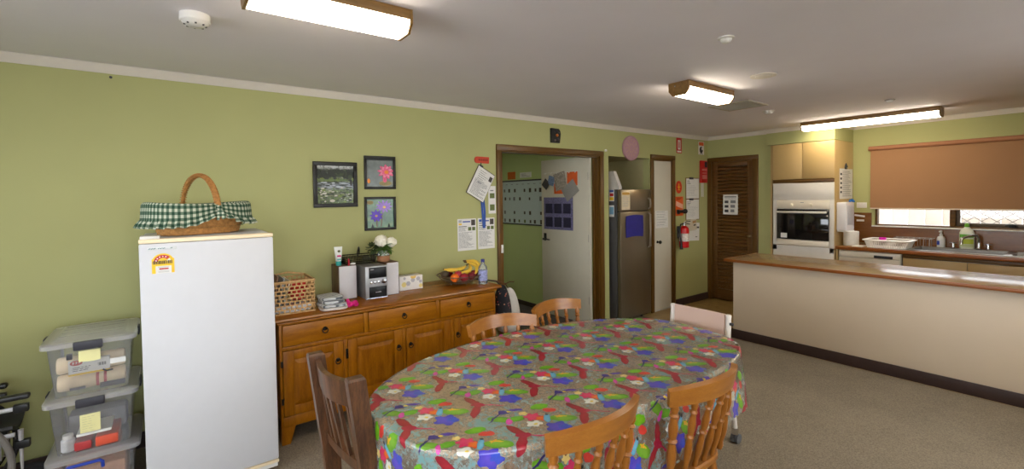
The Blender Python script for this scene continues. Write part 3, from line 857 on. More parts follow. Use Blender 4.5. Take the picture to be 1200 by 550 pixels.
# ------------------------------------------------------------------ dining table with its vinyl cloth
tcx, tcy = 2.065, 1.588
def outline(a, grow=0.0):
    c_, s_ = math.cos(a), math.sin(a)
    k = max(0.0, min(1.0, (c_ + 0.35) / 0.7)); k = k * k * (3 - 2 * k)
    n = 2.1 + 1.0 * k
    if s_ > 0: n += 0.4 * k
    ax, by = 0.548 + grow, 0.985 + grow
    r_ = (abs(c_ / ax) ** n + abs(s_ / by) ** n) ** (-1 / n)
    return tcx + r_ * c_, tcy + r_ * s_
tb = thing('dining_table', 'long oval dining table under the bright parrot cloth', 'table', (tcx, tcy, 0))
TTW = WOOD('table_timber', (214, 182, 144), (236, 206, 170), 0.35, (12, 1.2, 12), 2.5)
w = MB().prism([(*outline(2 * PI * i / 72, -0.006), 0.715) for i in range(72)], (0, 0, 0.028))
fixn(w.build('tabletop', TTW, tb))
w = MB()
for sx in (-1, 1):
    w.box((tcx + sx * 0.34 - 0.012, tcy - 0.7, 0.63), (tcx + sx * 0.34 + 0.012, tcy + 0.7, 0.714))
for sy in (-1, 1):
    w.box((tcx - 0.34, tcy + sy * 0.7 - 0.012, 0.63), (tcx + 0.34, tcy + sy * 0.7 + 0.012, 0.714))
w.build('apron', TTW, tb)
for sx in (-1, 1):
    for sy in (-1, 1):
        MB().lathe([(0.03, 0), (0.03, 0.06), (0.022, 0.1), (0.036, 0.3), (0.03, 0.42), (0.04, 0.46), (0.04, 0.714)], (tcx + sx * 0.33, tcy + sy * 0.69, 0), n=16).build('leg', TTW, tb)

# printed clear vinyl: the repeat is 0.29 m square
t = NT('parrot_vinyl')
tc = t.n('ShaderNodeTexCoord')
uv = tc.outputs['UV']
PER = 0.29
nz = t.n('ShaderNodeTexNoise'); nz.inputs['Scale'].default_value = 38; nz.inputs['Detail'].default_value = 2
t.l(uv, nz.inputs['Vector'])
dv = t.vmath('SUBTRACT', nz.outputs['Color'], (0.5, 0.5, 0.5))
sc_ = t.n('ShaderNodeVectorMath', operation='SCALE'); t.l(dv, sc_.inputs[0]); sc_.inputs['Scale'].default_value = 0.016
uvd = t.vmath('ADD', uv, sc_.outputs[0])
sc2 = t.n('ShaderNodeVectorMath', operation='SCALE'); t.l(uvd, sc2.inputs[0]); sc2.inputs['Scale'].default_value = 1 / PER
uvn = sc2.outputs[0]
BX, BY = 2.246, 1.082
big = t.noise(uv, 7.0, 4, 0.6)
fine = t.noise(uv, 55.0, 4, 0.7)
blot = t.math('ADD', t.math('MULTIPLY', big, 0.5), t.math('MULTIPLY', fine, 0.5))
bgc = t.ramp(blot, [(0.44, lin((206, 184, 160))), (0.52, lin((186, 190, 182))), (0.60, lin((136, 188, 192)))])
bga = t.ramp(blot, [(0.44, (0.2, 0.2, 0.2, 1)), (0.58, (0.62, 0.62, 0.62, 1))])
col, cov = bgc, bga
def motif(col, cov, cx, cy, a, b, ang, c, lobes=0, c2=None):
    d_ = t.vmath('SUBTRACT', t.vmath('FRACTION', t.vmath('ADD', uvn, (0.5 - (BX + cx) / PER + 40, 0.5 - (BY + cy) / PER + 40, 0))), (0.5, 0.5, 0))
    ca, sa = math.cos(R(ang)), math.sin(R(ang))
    k_ = 0.98 if c[0] > 120 and c[1] < 40 and c[2] < 70 else 0.84
    a *= k_; b *= k_
    xx = t.vmath('DOT_PRODUCT', d_, (ca * PER / a, sa * PER / a, 0))
    yy = t.vmath('DOT_PRODUCT', d_, (-sa * PER / b, ca * PER / b, 0))
    q = t.math('MULTIPLY_ADD', xx, xx, t.math('MULTIPLY', yy, yy))
    if lobes:
        an = t.math('ARCTAN2', yy, xx)
        lim = t.math('MULTIPLY_ADD', t.math('COSINE', t.math('MULTIPLY', an, lobes)), 0.28, 0.78)
        m_ = t.math('LESS_THAN', q, lim)
    else:
        m_ = t.math('LESS_THAN', q, 1.0)
    cc = lin(c)
    if c2:
        cc = t.mix(t.math('MULTIPLY', q, 0.95), lin(c2), cc)
    return t.mix(m_, col, cc), t.mix(m_, cov, (0.96, 0.96, 0.96, 1))
RI, DN = 54, -36
for args in (
    (-0.171, -0.131, 0.052, 0.025, RI - 8, (92, 150, 30), 0, (120, 176, 50)),
    (-0.138, -0.078, 0.038, 0.023, 82, (84, 158, 26), 0, (112, 180, 40)),
    (-0.036, 0.062, 0.062, 0.030, RI, (96, 160, 30), 0, (130, 186, 60)),
    (-0.160, 0.049, 0.044, 0.025, 74, (92, 166, 16), 0, (120, 184, 30)),
    (-0.116, 0.064, 0.033, 0.019, RI, (216, 62, 52), 0),
    (-0.068, -0.131, 0.052, 0.017, 6, (132, 28, 44), 0, (160, 36, 50)),
    (0.010, -0.166, 0.054, 0.018, -43, (146, 28, 48), 0, (176, 34, 54)),
    (-0.030, -0.130, 0.028, 0.017, RI, (172, 26, 62), 0),
    (0.006, -0.088, 0.056, 0.005, 47, (190, 32, 84), 0),
    (-0.190, -0.140, 0.052, 0.005, -64, (46, 36, 104), 0),
    (-0.197, -0.040, 0.036, 0.011, RI + 8, (78, 48, 158), 0),
    (-0.208, -0.090, 0.032, 0.019, RI, (58, 40, 132), 3),
    (-0.200, -0.070, 0.010, 0.008, RI, (230, 200, 60), 0),
    (-0.155, -0.034, 0.022, 0.018, RI, (232, 204, 124), 5),
    (-0.136, -0.112, 0.027, 0.013, DN, (204, 44, 160), 0, (224, 84, 180)),
    (-0.112, -0.021, 0.040, 0.036, RI, (204, 26, 96), 6, (224, 60, 110)),
    (-0.068, -0.050, 0.036, 0.030, RI, (228, 228, 220), 5),
    (-0.064, -0.047, 0.009, 0.008, RI, (232, 206, 60), 0),
    (-0.083, -0.006, 0.028, 0.024, RI, (220, 70, 34), 5, (236, 120, 40)),
    (0.002, 0.002, 0.058, 0.048, RI, (52, 60, 184), 5, (96, 78, 206)),
    (0.012, 0.022, 0.028, 0.022, RI, (58, 84, 204), 5),
    (-0.054, 0.062, 0.030, 0.006, RI, (236, 190, 52), 0),
    (-0.060, 0.058, 0.018, 0.005, RI + 60, (236, 170, 50), 0),
    (-0.070, 0.012, 0.038, 0.015, DN, (84, 156, 198), 0, (120, 190, 220)),
    (-0.096, 0.030, 0.009, 0.008, 0, (24, 22, 30), 0),
):
    col, cov = motif(col, cov, *args)
shade = t.ramp(fine, [(0.3, (0.72, 0.72, 0.72, 1)), (0.7, (1.0, 1.0, 1.0, 1))])
mulc = t.n('ShaderNodeMix', data_type='RGBA', blend_type='MULTIPLY'); mulc.inputs[0].default_value = 0.7
t.l(col, mulc.inputs[6]); t.l(shade, mulc.inputs[7]); col = mulc.outputs[2]
tr = t.n('ShaderNodeBsdfTransparent')
pr = t.n('ShaderNodeBsdfPrincipled'); t.l(col, pr.inputs['Base Color']); pr.inputs['Roughness'].default_value = 0.35; pr.inputs['Specular IOR Level'].default_value = 0.3
m1 = t.n('ShaderNodeMixShader'); t.l(cov, m1.inputs[0]); t.l(tr.outputs[0], m1.inputs[1]); t.l(pr.outputs[0], m1.inputs[2])
gl = t.n('ShaderNodeBsdfGlossy'); gl.inputs['Roughness'].default_value = 0.13
fr_ = t.n('ShaderNodeFresnel'); fr_.inputs[0].default_value = 1.45
bp = t.n('ShaderNodeBump'); bp.inputs['Strength'].default_value = 0.12; bp.inputs['Distance'].default_value = 0.01
t.l(t.noise(uv, 9, 3), bp.inputs['Height'])
t.l(bp.outputs[0], gl.inputs['Normal']); t.l(bp.outputs[0], fr_.inputs['Normal'])
m2 = t.n('ShaderNodeMixShader'); t.l(fr_.outputs[0], m2.inputs[0]); t.l(m1.outputs[0], m2.inputs[1]); t.l(gl.outputs[0], m2.inputs[2])
t.l(m2.outputs[0], t.out.inputs[0])
VINYLC = t.m
NA = 192
w = MB()
vs, fs, uvs = [], [], []
ZT = 0.7465
vs.append((tcx, tcy, ZT)); uvs.append((tcx, tcy))
rings = 26
for k in range(1, rings + 1):
    for i in range(NA):
        x, y = outline(2 * PI * i / NA)
        f = k / rings
        px_, py_ = tcx + (x - tcx) * f, tcy + (y - tcy) * f
        vs.append((px_, py_, ZT + 0.0012 * math.sin(px_ * 23 + py_ * 9) * math.sin(py_ * 17)))
        uvs.append((px_, py_))
for i in range(NA): fs.append((0, 1 + i, 1 + (i + 1) % NA))
for k in range(rings - 1):
    b = 1 + k * NA
    fs += [(b + i, b + NA + i, b + NA + (i + 1) % NA, b + (i + 1) % NA) for i in range(NA)]
last = 1 + (rings - 1) * NA
drops = [(0.006, 0.001), (0.011, 0.005), (0.013, 0.012), (0.014, 0.03), (0.016, 0.06), (0.018, 0.1), (0.02, 0.14), (0.022, 0.18), (0.024, 0.22), (0.026, 0.255), (0.027, 0.282)]
# how far round each fold sits, measured along the rim
per = [0.0]
for i in range(NA):
    x0, y0 = outline(2 * PI * i / NA); x1, y1 = outline(2 * PI * (i + 1) / NA)
    per.append(per[-1] + math.hypot(x1 - x0, y1 - y0))
for out_, dz in drops:
    for i in range(NA):
        a = 2 * PI * i / NA
        x, y = outline(a)
        xa, ya = outline(a - 0.01); xb, yb = outline(a + 0.01)
        tx, ty = xb - xa, yb - ya; L = math.hypot(tx, ty); nx, ny = ty / L, -tx / L
        fold = math.sin(per[i] / per[-1] * 2 * PI * 15 + 0.8 * math.sin(a * 3))
        amp = 0.02 * (dz / 0.28) ** 1.3
        corner = (abs(nx * ny) * 2) ** 1.5
        amp *= 0.45 + 0.9 * corner
        left = max(0.0, -nx)                     # tucked under beside the chairs on the wall side
        o_ = out_ * (1 - 0.6 * left) + amp * fold - left * 0.075 * (dz / 0.28) ** 0.7 - (0.03 * max(0, -ny) * dz / 0.28)
        vs.append((x + nx * o_, y + ny * o_, ZT - dz)); uvs.append((x + nx * (dz + 0.01), y + ny * (dz + 0.01)))
for k in range(len(drops)):
    b = last + k * NA
    fs += [(b + i, b + NA + i, b + NA + (i + 1) % NA, b + (i + 1) % NA) for i in range(NA)]
w.add(vs, fs); w.uv = {i: q for i, q in enumerate(uvs)}
tag(w.build('tablecloth', VINYLC, smooth=70), 'clear vinyl tablecloth printed with bright parrots, flowers and leaves', 'tablecloth')

# ------------------------------------------------------------------ spindle-back chairs
def spindle(p0, p1, r0):
    p0, p1 = Vector(p0), Vector(p1); L = (p1 - p0).length
    prof = [(0.55, 0), (0.75, 0.05), (0.62, 0.12), (0.9, 0.2), (1.0, 0.3), (0.86, 0.42), (0.7, 0.47), (1.05, 0.5), (0.7, 0.53), (0.95, 0.6), (1.0, 0.68), (0.75, 0.76), (0.66, 0.8), (1.0, 0.83), (0.66, 0.86), (0.9, 0.91), (0.6, 1.0)]
    return MB().lathe([(a * r0, q * L) for a, q in prof], p0, p1 - p0, 14)
def rail_pt(s_):          # curved top rail, s from -1 to 1: (x, y)
    return 0.232 * s_, -0.272 + 0.078 * s_ * s_
def make_chair(label):
    c = thing('spindle_back_chair', label, 'chair', (0, 0, 0), 0, 'spindle-back dining chairs')
    # seat
    NP = 40; out = []
    for i in range(NP):
        a = 2 * PI * i / NP
        ex = 4.0
        ca, sa = math.cos(a), math.sin(a)
        r_ = (abs(ca) ** ex + abs(sa) ** ex) ** (-1 / ex)
        x, y = 0.215 * r_ * ca, 0.205 * r_ * sa
        x *= 1.0 - 0.1 * max(0, -y / 0.205)
        out.append((x, y))
    w = MB(); vs = []; fs = []
    lev = [(0.94, 0.425), (1.0, 0.431), (1.0, 0.449), (0.975, 0.456), (0.9, 0.455), (0.6, 0.449), (0.3, 0.447)]
    for f, z in lev: vs += [(x * f, y * f, z) for x, y in out]
    for k in range(len(lev) - 1): fs += [(k * NP + i, k * NP + (i + 1) % NP, (k + 1) * NP + (i + 1) % NP, (k + 1) * NP + i) for i in range(NP)]
    fs.append(tuple(range(NP - 1, -1, -1))); fs.append(tuple(range((len(lev) - 1) * NP, len(lev) * NP)))
    w.add(vs, fs); w.build('seat', CHW, c, local=True)
    # top rail, bent round the sitter, ends drooping and cut on a slant
    w = MB()
    def fn(u, v):
        s_ = 2 * u - 1
        x, y = rail_pt(s_ * (0.96 + 0.04 * v))
        lo = 0.771 - 0.010 * s_ * s_; hi = 0.846 - 0.02 * abs(s_) ** 2.2
        return (x, y - 0.016 * v, lo + (hi - lo) * v)
    w.sheet(fn, 28, 6, 0.024)
    fixn(w.build('top_rail', CHW, c, local=True, smooth=50))
    for s_ in (-1, 1):
        x, y = rail_pt(0.86 * s_)
        w = spindle((0.178 * s_, -0.172, 0.45), (x, y, 0.775), 0.019)
        w.build('back_post', CHV, c, local=True)
    for s_ in (-0.52, -0.175, 0.175, 0.52):
        x, y = rail_pt(s_)
        spindle((0.8 * x, -0.185 - 0.0 * abs(s_), 0.45), (x, y, 0.778), 0.015).build('spindle', CHV, c, local=True)
    for sx in (-1, 1):
        for sy in (-1, 1):
            p0 = Vector((0.195 * sx, 0.19 * sy, 0.0)); p1 = Vector((0.15 * sx, 0.145 * sy, 0.43))
            L = (p1 - p0).length
            MB().lathe([(0.013, 0), (0.018, 0.03), (0.014, 0.06), (0.022, 0.14), (0.024, 0.2), (0.017, 0.24), (0.023, 0.26), (0.017, 0.28), (0.022, 0.34), (0.018, L)], p0, p1 - p0, 14).build('leg', CHV, c, local=True)
    w = MB()
    for sx in (-1, 1): w.tube([(0.18 * sx, -0.172, 0.17), (0.18 * sx, 0, 0.17), (0.18 * sx, 0.172, 0.17)], [0.008, 0.014, 0.008], 10)
    w.tube([(-0.18, 0, 0.17), (0, 0, 0.17), (0.18, 0, 0.17)], [0.008, 0.014, 0.008], 10)
    w.build('stretcher', CHV, c, local=True)
    return c
ch = make_chair('spindle-back chair nearest the camera, mostly cut off below its top rail')
ch.location = (2.455, 1.13, 0); ch.rotation_euler = (0, 0, R(92))
dup(ch, (2.505, 1.725, 0), R(89), 'spindle-back chair on the counter side of the table, showing its full row of spindles')
dup(ch, (1.72, 1.555, 0), R(-98), 'spindle-back chair on the sideboard side of the table, in front of the sideboard doors')
dup(ch, (1.635, 2.115, 0), R(-86), 'spindle-back chair on the sideboard side, in front of the open white door')

# ------------------------------------------------------------------ dark slat-back chair at the near end
dk = thing('slat_back_chair', 'dark worn oak chair with vertical slats at the near end of the table', 'chair', (1.86, 0.8, 0))
def shx(x): return 0.12 * (x - 1.67)
def post(x0, x1, y_top, y_seat):
    w = MB()
    pts = [(x0, y_seat + 0.02, 0.0), (x0, y_seat, 0.44), (x1, y_top, 0.902), (x1, y_top - 0.002, 0.912)]
    vs, fs = [], []
    for i, (x, y, z) in enumerate(pts):
        hw, hd = (0.021, 0.033) if i in (1, 2) else (0.017, 0.028)
        y += shx(x)
        vs += [(x - hw, y - hd, z), (x + hw, y - hd, z), (x + hw, y + hd, z), (x - hw, y + hd, z)]
    for k in range(3): fs += [(k * 4 + j, k * 4 + (j + 1) % 4, k * 4 + 4 + (j + 1) % 4, k * 4 + 4 + j) for j in range(4)]
    fs += [(3, 2, 1, 0), (12, 13, 14, 15)]
    w.add(vs, fs); w.build('back_post', DKW, dk, smooth=20)
YT, YS = 0.482, 0.538
XA, XB = 1.672, 2.052
post(XA, XA, YT, YS); post(XB, XB, YT, YS)
def bk(z, x): return YS + (YT - YS) * (z - 0.44) / 0.465 + shx(x)
def sl(u): return XA + 0.018 + (XB - XA - 0.036) * u
w = MB()
w.sheet(lambda u, v: (sl(u), bk(0.79 + 0.1 * v, sl(u)) - 0.03 * math.sin(PI * u), 0.79 + 0.1 * v - 0.008 * math.sin(PI * u)), 16, 4, 0.02)
fixn(w.build('top_rail', DKW, dk))
w = MB().sheet(lambda u, v: (sl(u), bk(0.52 + 0.045 * v, sl(u)) - 0.012 * math.sin(PI * u), 0.52 + 0.045 * v), 12, 2, 0.02)
fixn(w.build('lower_rail', DKW, dk))
for k in range(5):
    u0 = (k + 0.9) / 5.8
    x = sl(u0)
    w = MB().sheet(lambda a, b: (x - 0.0165 + 0.033 * a, bk(0.55 + 0.25 * b, x) - (0.012 + 0.018 * b) * math.sin(PI * u0), 0.55 + 0.25 * b), 2, 6, 0.012)
    fixn(w.build('slat', DKW, dk))
MB().box((XA - 0.025, 0.60, 0.415), (XB + 0.025, 1.02, 0.442), 0.008).build('seat', DKW, dk)
for x in (XA, XB): MB().box((x - 0.019, 0.975, 0), (x + 0.019, 1.013, 0.418), 0.004).build('leg', DKW, dk)
w = MB()
for x in (XA, XB): w.box((x - 0.009, 0.62, 0.2), (x + 0.009, 0.98, 0.235), 0.003)
w.box((XA, 0.985, 0.355), (XB, 1.003, 0.415), 0.003).box((XA, 0.62, 0.355), (XB, 0.638, 0.415), 0.003)
w.build('stretcher', DKW, dk)

# ------------------------------------------------------------------ pale sling chair on castors at the far end
wc = thing('castor_chair', 'pale pink-backed white tubular chair on castors at the far end of the table', 'chair', (2.13, 2.92, 0))
PINKB = M('sling_vinyl', (214, 184, 170), 0.45, var=0.03, scale=5)
WT = M('white_tube', (226, 218, 212), 0.35, var=0.02)
XL, XRR = 1.90, 2.285
YB_ = 2.70
w = MB().sheet(lambda u, v: (XL + 0.02 + (XRR - XL - 0.04) * u, YB_ + 0.006 * math.sin(PI * u) + 0.02 * v, 0.50 + 0.325 * v), 14, 6, 0.012)
fixn(w.build('backrest', PINKB, wc))
for x in (XL, XRR):
    w = MB().tube([(x, YB_ + 0.10, 0.085), (x, YB_ + 0.06, 0.3), (x, YB_ + 0.0, 0.46), (x, YB_ + 0.01, 0.62), (x, YB_ + 0.024, 0.81)], 0.0165, 14)
    w.build('back_post', WT, wc)
    w = MB().lathe([(0.018, 0), (0.018, 0.012), (0.012, 0.016), (0, 0.016)], (x, YB_ + 0.024, 0.808), n=14)
    w.build('tube_cap', WT, wc)
MB().lathe([(0.009, 0), (0.009, 0.018), (0, 0.02)], (XRR + 0.014, YB_ + 0.016, 0.77), (1, 0, 0), 10).build('bolt_knob', DGREY, wc)
MB().box((XL + 0.02, 2.68, 0.42), (XRR - 0.02, 2.75, 0.45), 0.008).build('rear_crossbar', WT, wc)
w = MB().sheet(lambda u, v: (XL + 0.02 + (XRR - XL - 0.04) * u, 2.42 + 0.29 * v, 0.43 - 0.012 * math.sin(PI * u)), 10, 6, 0.02)
fixn(w.build('seat', PINKB, wc))
for x in (XL, XRR):
    MB().tube([(x, YB_ + 0.01, 0.44), (x, 2.44, 0.44), (x, 2.40, 0.42), (x, 2.38, 0.085)], 0.0165, 12).build('side_frame', WT, wc)
    for y in (YB_ + 0.10, 2.38):
        w = MB().cyl((x, y, 0.06), (x, y, 0.1), 0.02, n=14)
        w.build('castor_cap', CHROME, wc)
        w = MB()
        for q in (-0.013, 0.013): w.cyl((x + q - 0.009, y + 0.012, 0.03), (x + q + 0.009, y + 0.012, 0.03), 0.03, n=18)
        w.box((x - 0.006, y - 0.01, 0.03), (x + 0.006, y + 0.03, 0.066), 0.004)
        w.build('castor', M('castor_grey', (98, 100, 106), 0.4), wc)
# ------------------------------------------------------------------ sheets of paper on walls
DOCM = [PAPER, INK, PHOTO1, PHOTO2, INKL, BLUE, YELLOW, INKD, RED]
def rotfr(fr, a, b, ang, c=0.0):
    ca, sa = math.cos(ang), math.sin(ang)
    return Fr(fr.p(a, b, c), fr.u * ca + fr.v * sa, fr.v * ca - fr.u * sa, fr.n)
def lines(w, fr, a0, a1, b1, n, step, th=0.003, c=0.0022, mat=4, jig=3, seed=1):
    rnd = random.Random(seed)
    for i in range(n):
        a = a0
        end = a0 + (a1 - a0) * (0.55 + 0.45 * rnd.random())
        while a < end:
            L = min(end - a, 0.008 + 0.022 * rnd.random())
            w.frect(fr, a, a + L, b1 - i * step - th, b1 - i * step, c, mat)
            a += L + 0.004
def sheet(fr, a0, a1, b0, b1, th=0.0018, c=0.0008):
    return MB().fbox(fr, a0, a1, b0, b1, c, c + th, 0, 0)

# two information sheets low on the wall, one tilted clipboard above, photo page behind it
for n_, (a0, a1, lab, ph) in enumerate(((2.148, 2.352, 'printed sheet with photos, left of the pair on the wall above the fruit bowl', 0), (2.372, 2.566, 'printed information sheet with photos, right of the pair beside the door frame', 1))):
    w = sheet(LW, a0, a1, 1.06, 1.36)
    C = 0.0028
    w.frect(LW, a0 + 0.012, a0 + 0.045, 1.325, 1.348, C, 5 if ph else 4).frect(LW, a0 + 0.055, a1 - 0.065, 1.326, 1.338, C, 5)
    w.frect(LW, a0 + 0.012, a0 + 0.045, 1.302, 1.318, C, 6 if not ph else 4)
    w.frect(LW, a1 - 0.055, a1 - 0.01, 1.295, 1.35, C, 2)
    w.frect(LW, a1 - 0.09, a1 - 0.055, 1.247, 1.28, C, 3).frect(LW, a1 - 0.045, a1 - 0.01, 1.247, 1.28, C, 3)
    w.frect(LW, a0 + 0.012, a0 + 0.1, 1.284, 1.29, C, 7)
    lines(w, LW, a0 + 0.012, a1 - 0.1, 1.275, 4, 0.009, 0.0035, C, 1, seed=n_)
    lines(w, LW, a0 + 0.012, a1 - 0.015, 1.232, 16, 0.0095, 0.0035, C, 1, seed=n_ + 5)
    tag(w.build('information_sheet', DOCM), lab, 'paper notice')
PF = LW
w = sheet(LW, 2.50, 2.585, 1.40, 1.67, c=0.0006)
w.frect(LW, 2.515, 2.572, 1.55, 1.60, 0.0028, 3).frect(LW, 2.515, 2.572, 1.43, 1.49, 0.0028, 3).frect(LW, 2.52, 2.56, 1.62, 1.63, 0.0028, 1)
tag(w.build('photo_page', DOCM), 'narrow page with two small green photos beside the door frame', 'paper notice')
hk = thing('clipboard', 'clipboard of white printed pages hanging tilted from a hook beside the wide doorway', 'clipboard', (0.01, 2.415, 1.87))
CF = Fr((0.012, 2.395, 1.868), Vector((0, 0.874, -0.486)).normalized(), Vector((0, 0.486, 0.874)).normalized(), (1, 0, 0))
MB().fbox(CF, -0.012, 0.205, -0.30, 0.004, -0.004, 0.0, 0.001).build('board', M('board_brown', (74, 62, 46), 0.6), hk)
w = sheet(CF, -0.005, 0.2, -0.295, -0.004, 0.004, 0.0)
C = 0.0046
w.frect(CF, 0.155, 0.192, -0.085, -0.035, C, 2).frect(CF, 0.05, 0.1, -0.16, -0.135, C, 4)
lines(w, CF, 0.03, 0.145, -0.03, 5, 0.02, 0.005, C, 1, seed=3)
lines(w, CF, 0.015, 0.185, -0.125, 15, 0.0105, 0.004, C, 1, seed=4)
w.build('pages', DOCM, hk)
w = MB().tube([(0.004, 2.41, 1.9), (0.02, 2.41, 1.885), (0.02, 2.404, 1.865)], 0.004, 8)
w.fbox(CF, 0.0, 0.04, -0.004, 0.012, 0.0, 0.01, 0.002)
w.build('clip', DGREY, hk)
w = MB().tube([(0.006, 2.405, 1.86), (0.008, 2.41, 1.6), (0.009, 2.425, 1.4), (0.01, 2.432, 1.285)], 0.012, 6, flat=(0.25, 1))
w.tube([(0.006, 2.402, 1.86), (0.007, 2.432, 1.6), (0.008, 2.45, 1.42), (0.01, 2.446, 1.285)], 0.012, 6, flat=(0.25, 1))
w.box((0.004, 2.425, 1.262), (0.014, 2.455, 1.29), 0.003)
tag(w.build('lanyard', M('lanyard_blue', (52, 84, 158), 0.6)), 'dark blue lanyard strap hanging down behind the tilted clipboard', 'lanyard')
pl = thing('orange_wall_plaque', 'small orange-red plaque with a rounded end on the wall beside the door frame', 'wall sign', (0.0, 2.43, 1.89))
prof = [(2.37, 1.89), (2.505, 1.888), (2.508, 1.95), (2.37, 1.953)] + [(2.37 - 0.026 * math.sin(PI * i / 8), 1.9215 + 0.0315 * math.cos(PI * i / 8)) for i in range(1, 8)]
PLQ = M('plaque_red', (196, 62, 34), 0.45)
fixn(MB().fprism(LW, prof, 0.001, 0.012).build('board', PLQ, pl))
w = MB()
for i in range(7): w.frect(LW, 2.385 + i * 0.016, 2.396 + i * 0.016, 1.912, 1.93, 0.0126)
w.build('lettering', M('plaque_ink', (120, 40, 20), 0.6), pl)

# three framed photographs
BFR = M('frame_black', (26, 24, 22), 0.4)
def framed(name, label, a0, a1, b0, b1, wd_, mats, draw):
    r_ = thing(name, label, 'framed picture', (0.0, (a0 + a1) / 2, b0))
    w = MB()
    for q in ((a0, a1, b1 - wd_, b1), (a0, a1, b0, b0 + wd_), (a0, a0 + wd_, b0 + wd_, b1 - wd_), (a1 - wd_, a1, b0 + wd_, b1 - wd_)):
        w.fbox(LW, *q, 0.001, 0.022, 0.003)
    w.build('frame', BFR, r_)
    p_ = MB(); i0, i1, j0, j1 = a0 + wd_, a1 - wd_, b0 + wd_, b1 - wd_
    p_.fbox(LW, i0, i1, j0, j1, 0.002, 0.008)
    W_, H_ = i1 - i0, j1 - j0
    draw(p_, lambda u, v: (i0 + u * W_, j0 + v * H_), W_, H_)
    fixn(p_.build('print', mats, r_))
    return r_
# pond landscape, banded print
t = NT('pond_print')
v = t.coord('Object'); tc = t.n('ShaderNodeSeparateXYZ'); t.l(v, tc.inputs[0])
hz = t.math('SUBTRACT', tc.outputs[2], 0.0)
n1 = t.noise(t.coord('Object', (1, 1, 2)), 26, 5, 0.65); n2 = t.noise(t.coord('Object', (1, 1, 1)), 42, 3, 0.6)
hh_ = t.math('ADD', hz, t.math('MULTIPLY', t.math('SUBTRACT', n1, 0.5), 0.03))
base = t.ramp(t.math('MULTIPLY', t.math('SUBTRACT', hh_, 0.03), 1 / 0.296), [(0.0, lin((72, 92, 40))), (0.22, lin((110, 116, 82))), (0.34, lin((96, 112, 66))), (0.42, lin((140, 146, 150))), (0.55, lin((74, 84, 84))), (0.6, lin((104, 118, 52))), (0.68, lin((96, 108, 50))), (0.72, lin((18, 26, 12))), (0.90, lin((40, 50, 28))), (0.97, lin((190, 192, 190)))])
c_ = t.mix(t.math('MULTIPLY', t.math('GREATER_THAN', n2, 0.57), 0.55), base, lin((34, 40, 26)))
c_ = t.mix(t.math('MULTIPLY', t.math('MULTIPLY', t.math('LESS_THAN', n2, 0.4), t.math('LESS_THAN', hz, 0.14)), 0.4), c_, lin((170, 180, 150)))
t.bsdf(c_, 0.25)
POND = t.m
def d_pond(p_, q, W_, H_):
    rn = random.Random(12)
    c = 0.0082
    def e_(u, v_, ru, rv, m_, rot=0.0):
        nonlocal c
        ru, rv = min(ru, u - 0.005, 0.995 - u), min(rv, v_ - 0.005, 0.995 - v_)
        if ru > 0 and rv > 0:
            a, b = q(u, v_); p_.fell(LW, a, b, ru * W_, rv * H_, c, m_, 14, rot); c += 0.000004
    for k in range(70):                       # far trees
        e_(rn.uniform(0.03, 0.97), rn.uniform(0.70, 0.86), rn.uniform(0.03, 0.07), rn.uniform(0.03, 0.09), rn.choice([3, 3, 4]))
    for k in range(9):
        e_(rn.uniform(0.05, 0.95), 0.62, rn.uniform(0.08, 0.16), 0.018, rn.choice([5, 6]))
    for k in range(40):                       # reflections
        e_(rn.uniform(0.03, 0.97), rn.uniform(0.42, 0.58), rn.uniform(0.03, 0.12), rn.uniform(0.006, 0.018), rn.choice([3, 7, 7, 4]))
    for k in range(110):                      # lily pads
        v_ = rn.uniform(0.03, 0.42)
        e_(rn.uniform(0.03, 0.97), v_, rn.uniform(0.02, 0.06), rn.uniform(0.008, 0.022), rn.choice([5, 6, 6, 1, 4, 3]))
    for u, v_, ru, rv, m_ in ((0.40, 0.07, 0.07, 0.035, 1), (0.08, 0.3, 0.012, 0.012, 1), (0.93, 0.55, 0.03, 0.09, 2), (0.9, 0.62, 0.05, 0.02, 2)):
        a, b = q(u, v_); p_.fell(LW, a, b, ru * W_, rv * H_, 0.0094, m_)
PALES = M('pond_pale', (196, 190, 176), 0.4)
DKP = M('pond_dark', (40, 38, 30), 0.4)
framed('pond_picture', 'larger black-framed photograph of a lily pond and trees', 0.884, 1.221, 1.5, 1.856, 0.03, [POND, PALES, DKP, M('pond_tree', (24, 32, 16), 0.4), M('pond_tree_mid', (48, 60, 30), 0.4), M('pond_grass', (104, 122, 46), 0.4), M('pond_pad', (84, 108, 50), 0.4), M('pond_sheen', (168, 176, 184), 0.4)], d_pond)
def petals(p_, q, W_, H_, u, v_, R0, ring, c0, asp=0.85):
    a, b = q(u, v_)
    c = c0
    for n_, r0, r1, wd_, m_, off in ring:
        for k in range(n_):
            th = off + 2 * PI * k / n_
            dx, dy = math.cos(th), math.sin(th)
            pts = []
            for s_, ww in ((r0, 0.2), (r0 + (r1 - r0) * 0.45, 1.0), (r0 + (r1 - r0) * 0.8, 0.7), (r1, 0.0), (r0 + (r1 - r0) * 0.8, -0.7), (r0 + (r1 - r0) * 0.45, -1.0), (r0, -0.2)):
                x = dx * s_ * R0 - dy * ww * wd_ * R0; y = (dy * s_ * R0 + dx * ww * wd_ * R0) * asp
                pts.append((a + x, b + y))
            p_.fpoly(LW, pts, c, m_); c += 0.00012
    return c
t = NT('lily_water_grey'); n1 = t.noise(t.coord(), 14, 4)
t.bsdf(t.ramp(n1, [(0.3, lin((74, 82, 76))), (0.6, lin((98, 106, 98))), (0.75, lin((120, 116, 96)))]), 0.25); LWATER = t.m
t = NT('lily_pads_green'); n1 = t.noise(t.coord(), 16, 4)
t.bsdf(t.ramp(n1, [(0.3, lin((60, 92, 70))), (0.55, lin((84, 122, 88))), (0.75, lin((120, 150, 96)))]), 0.25); LPADS = t.m
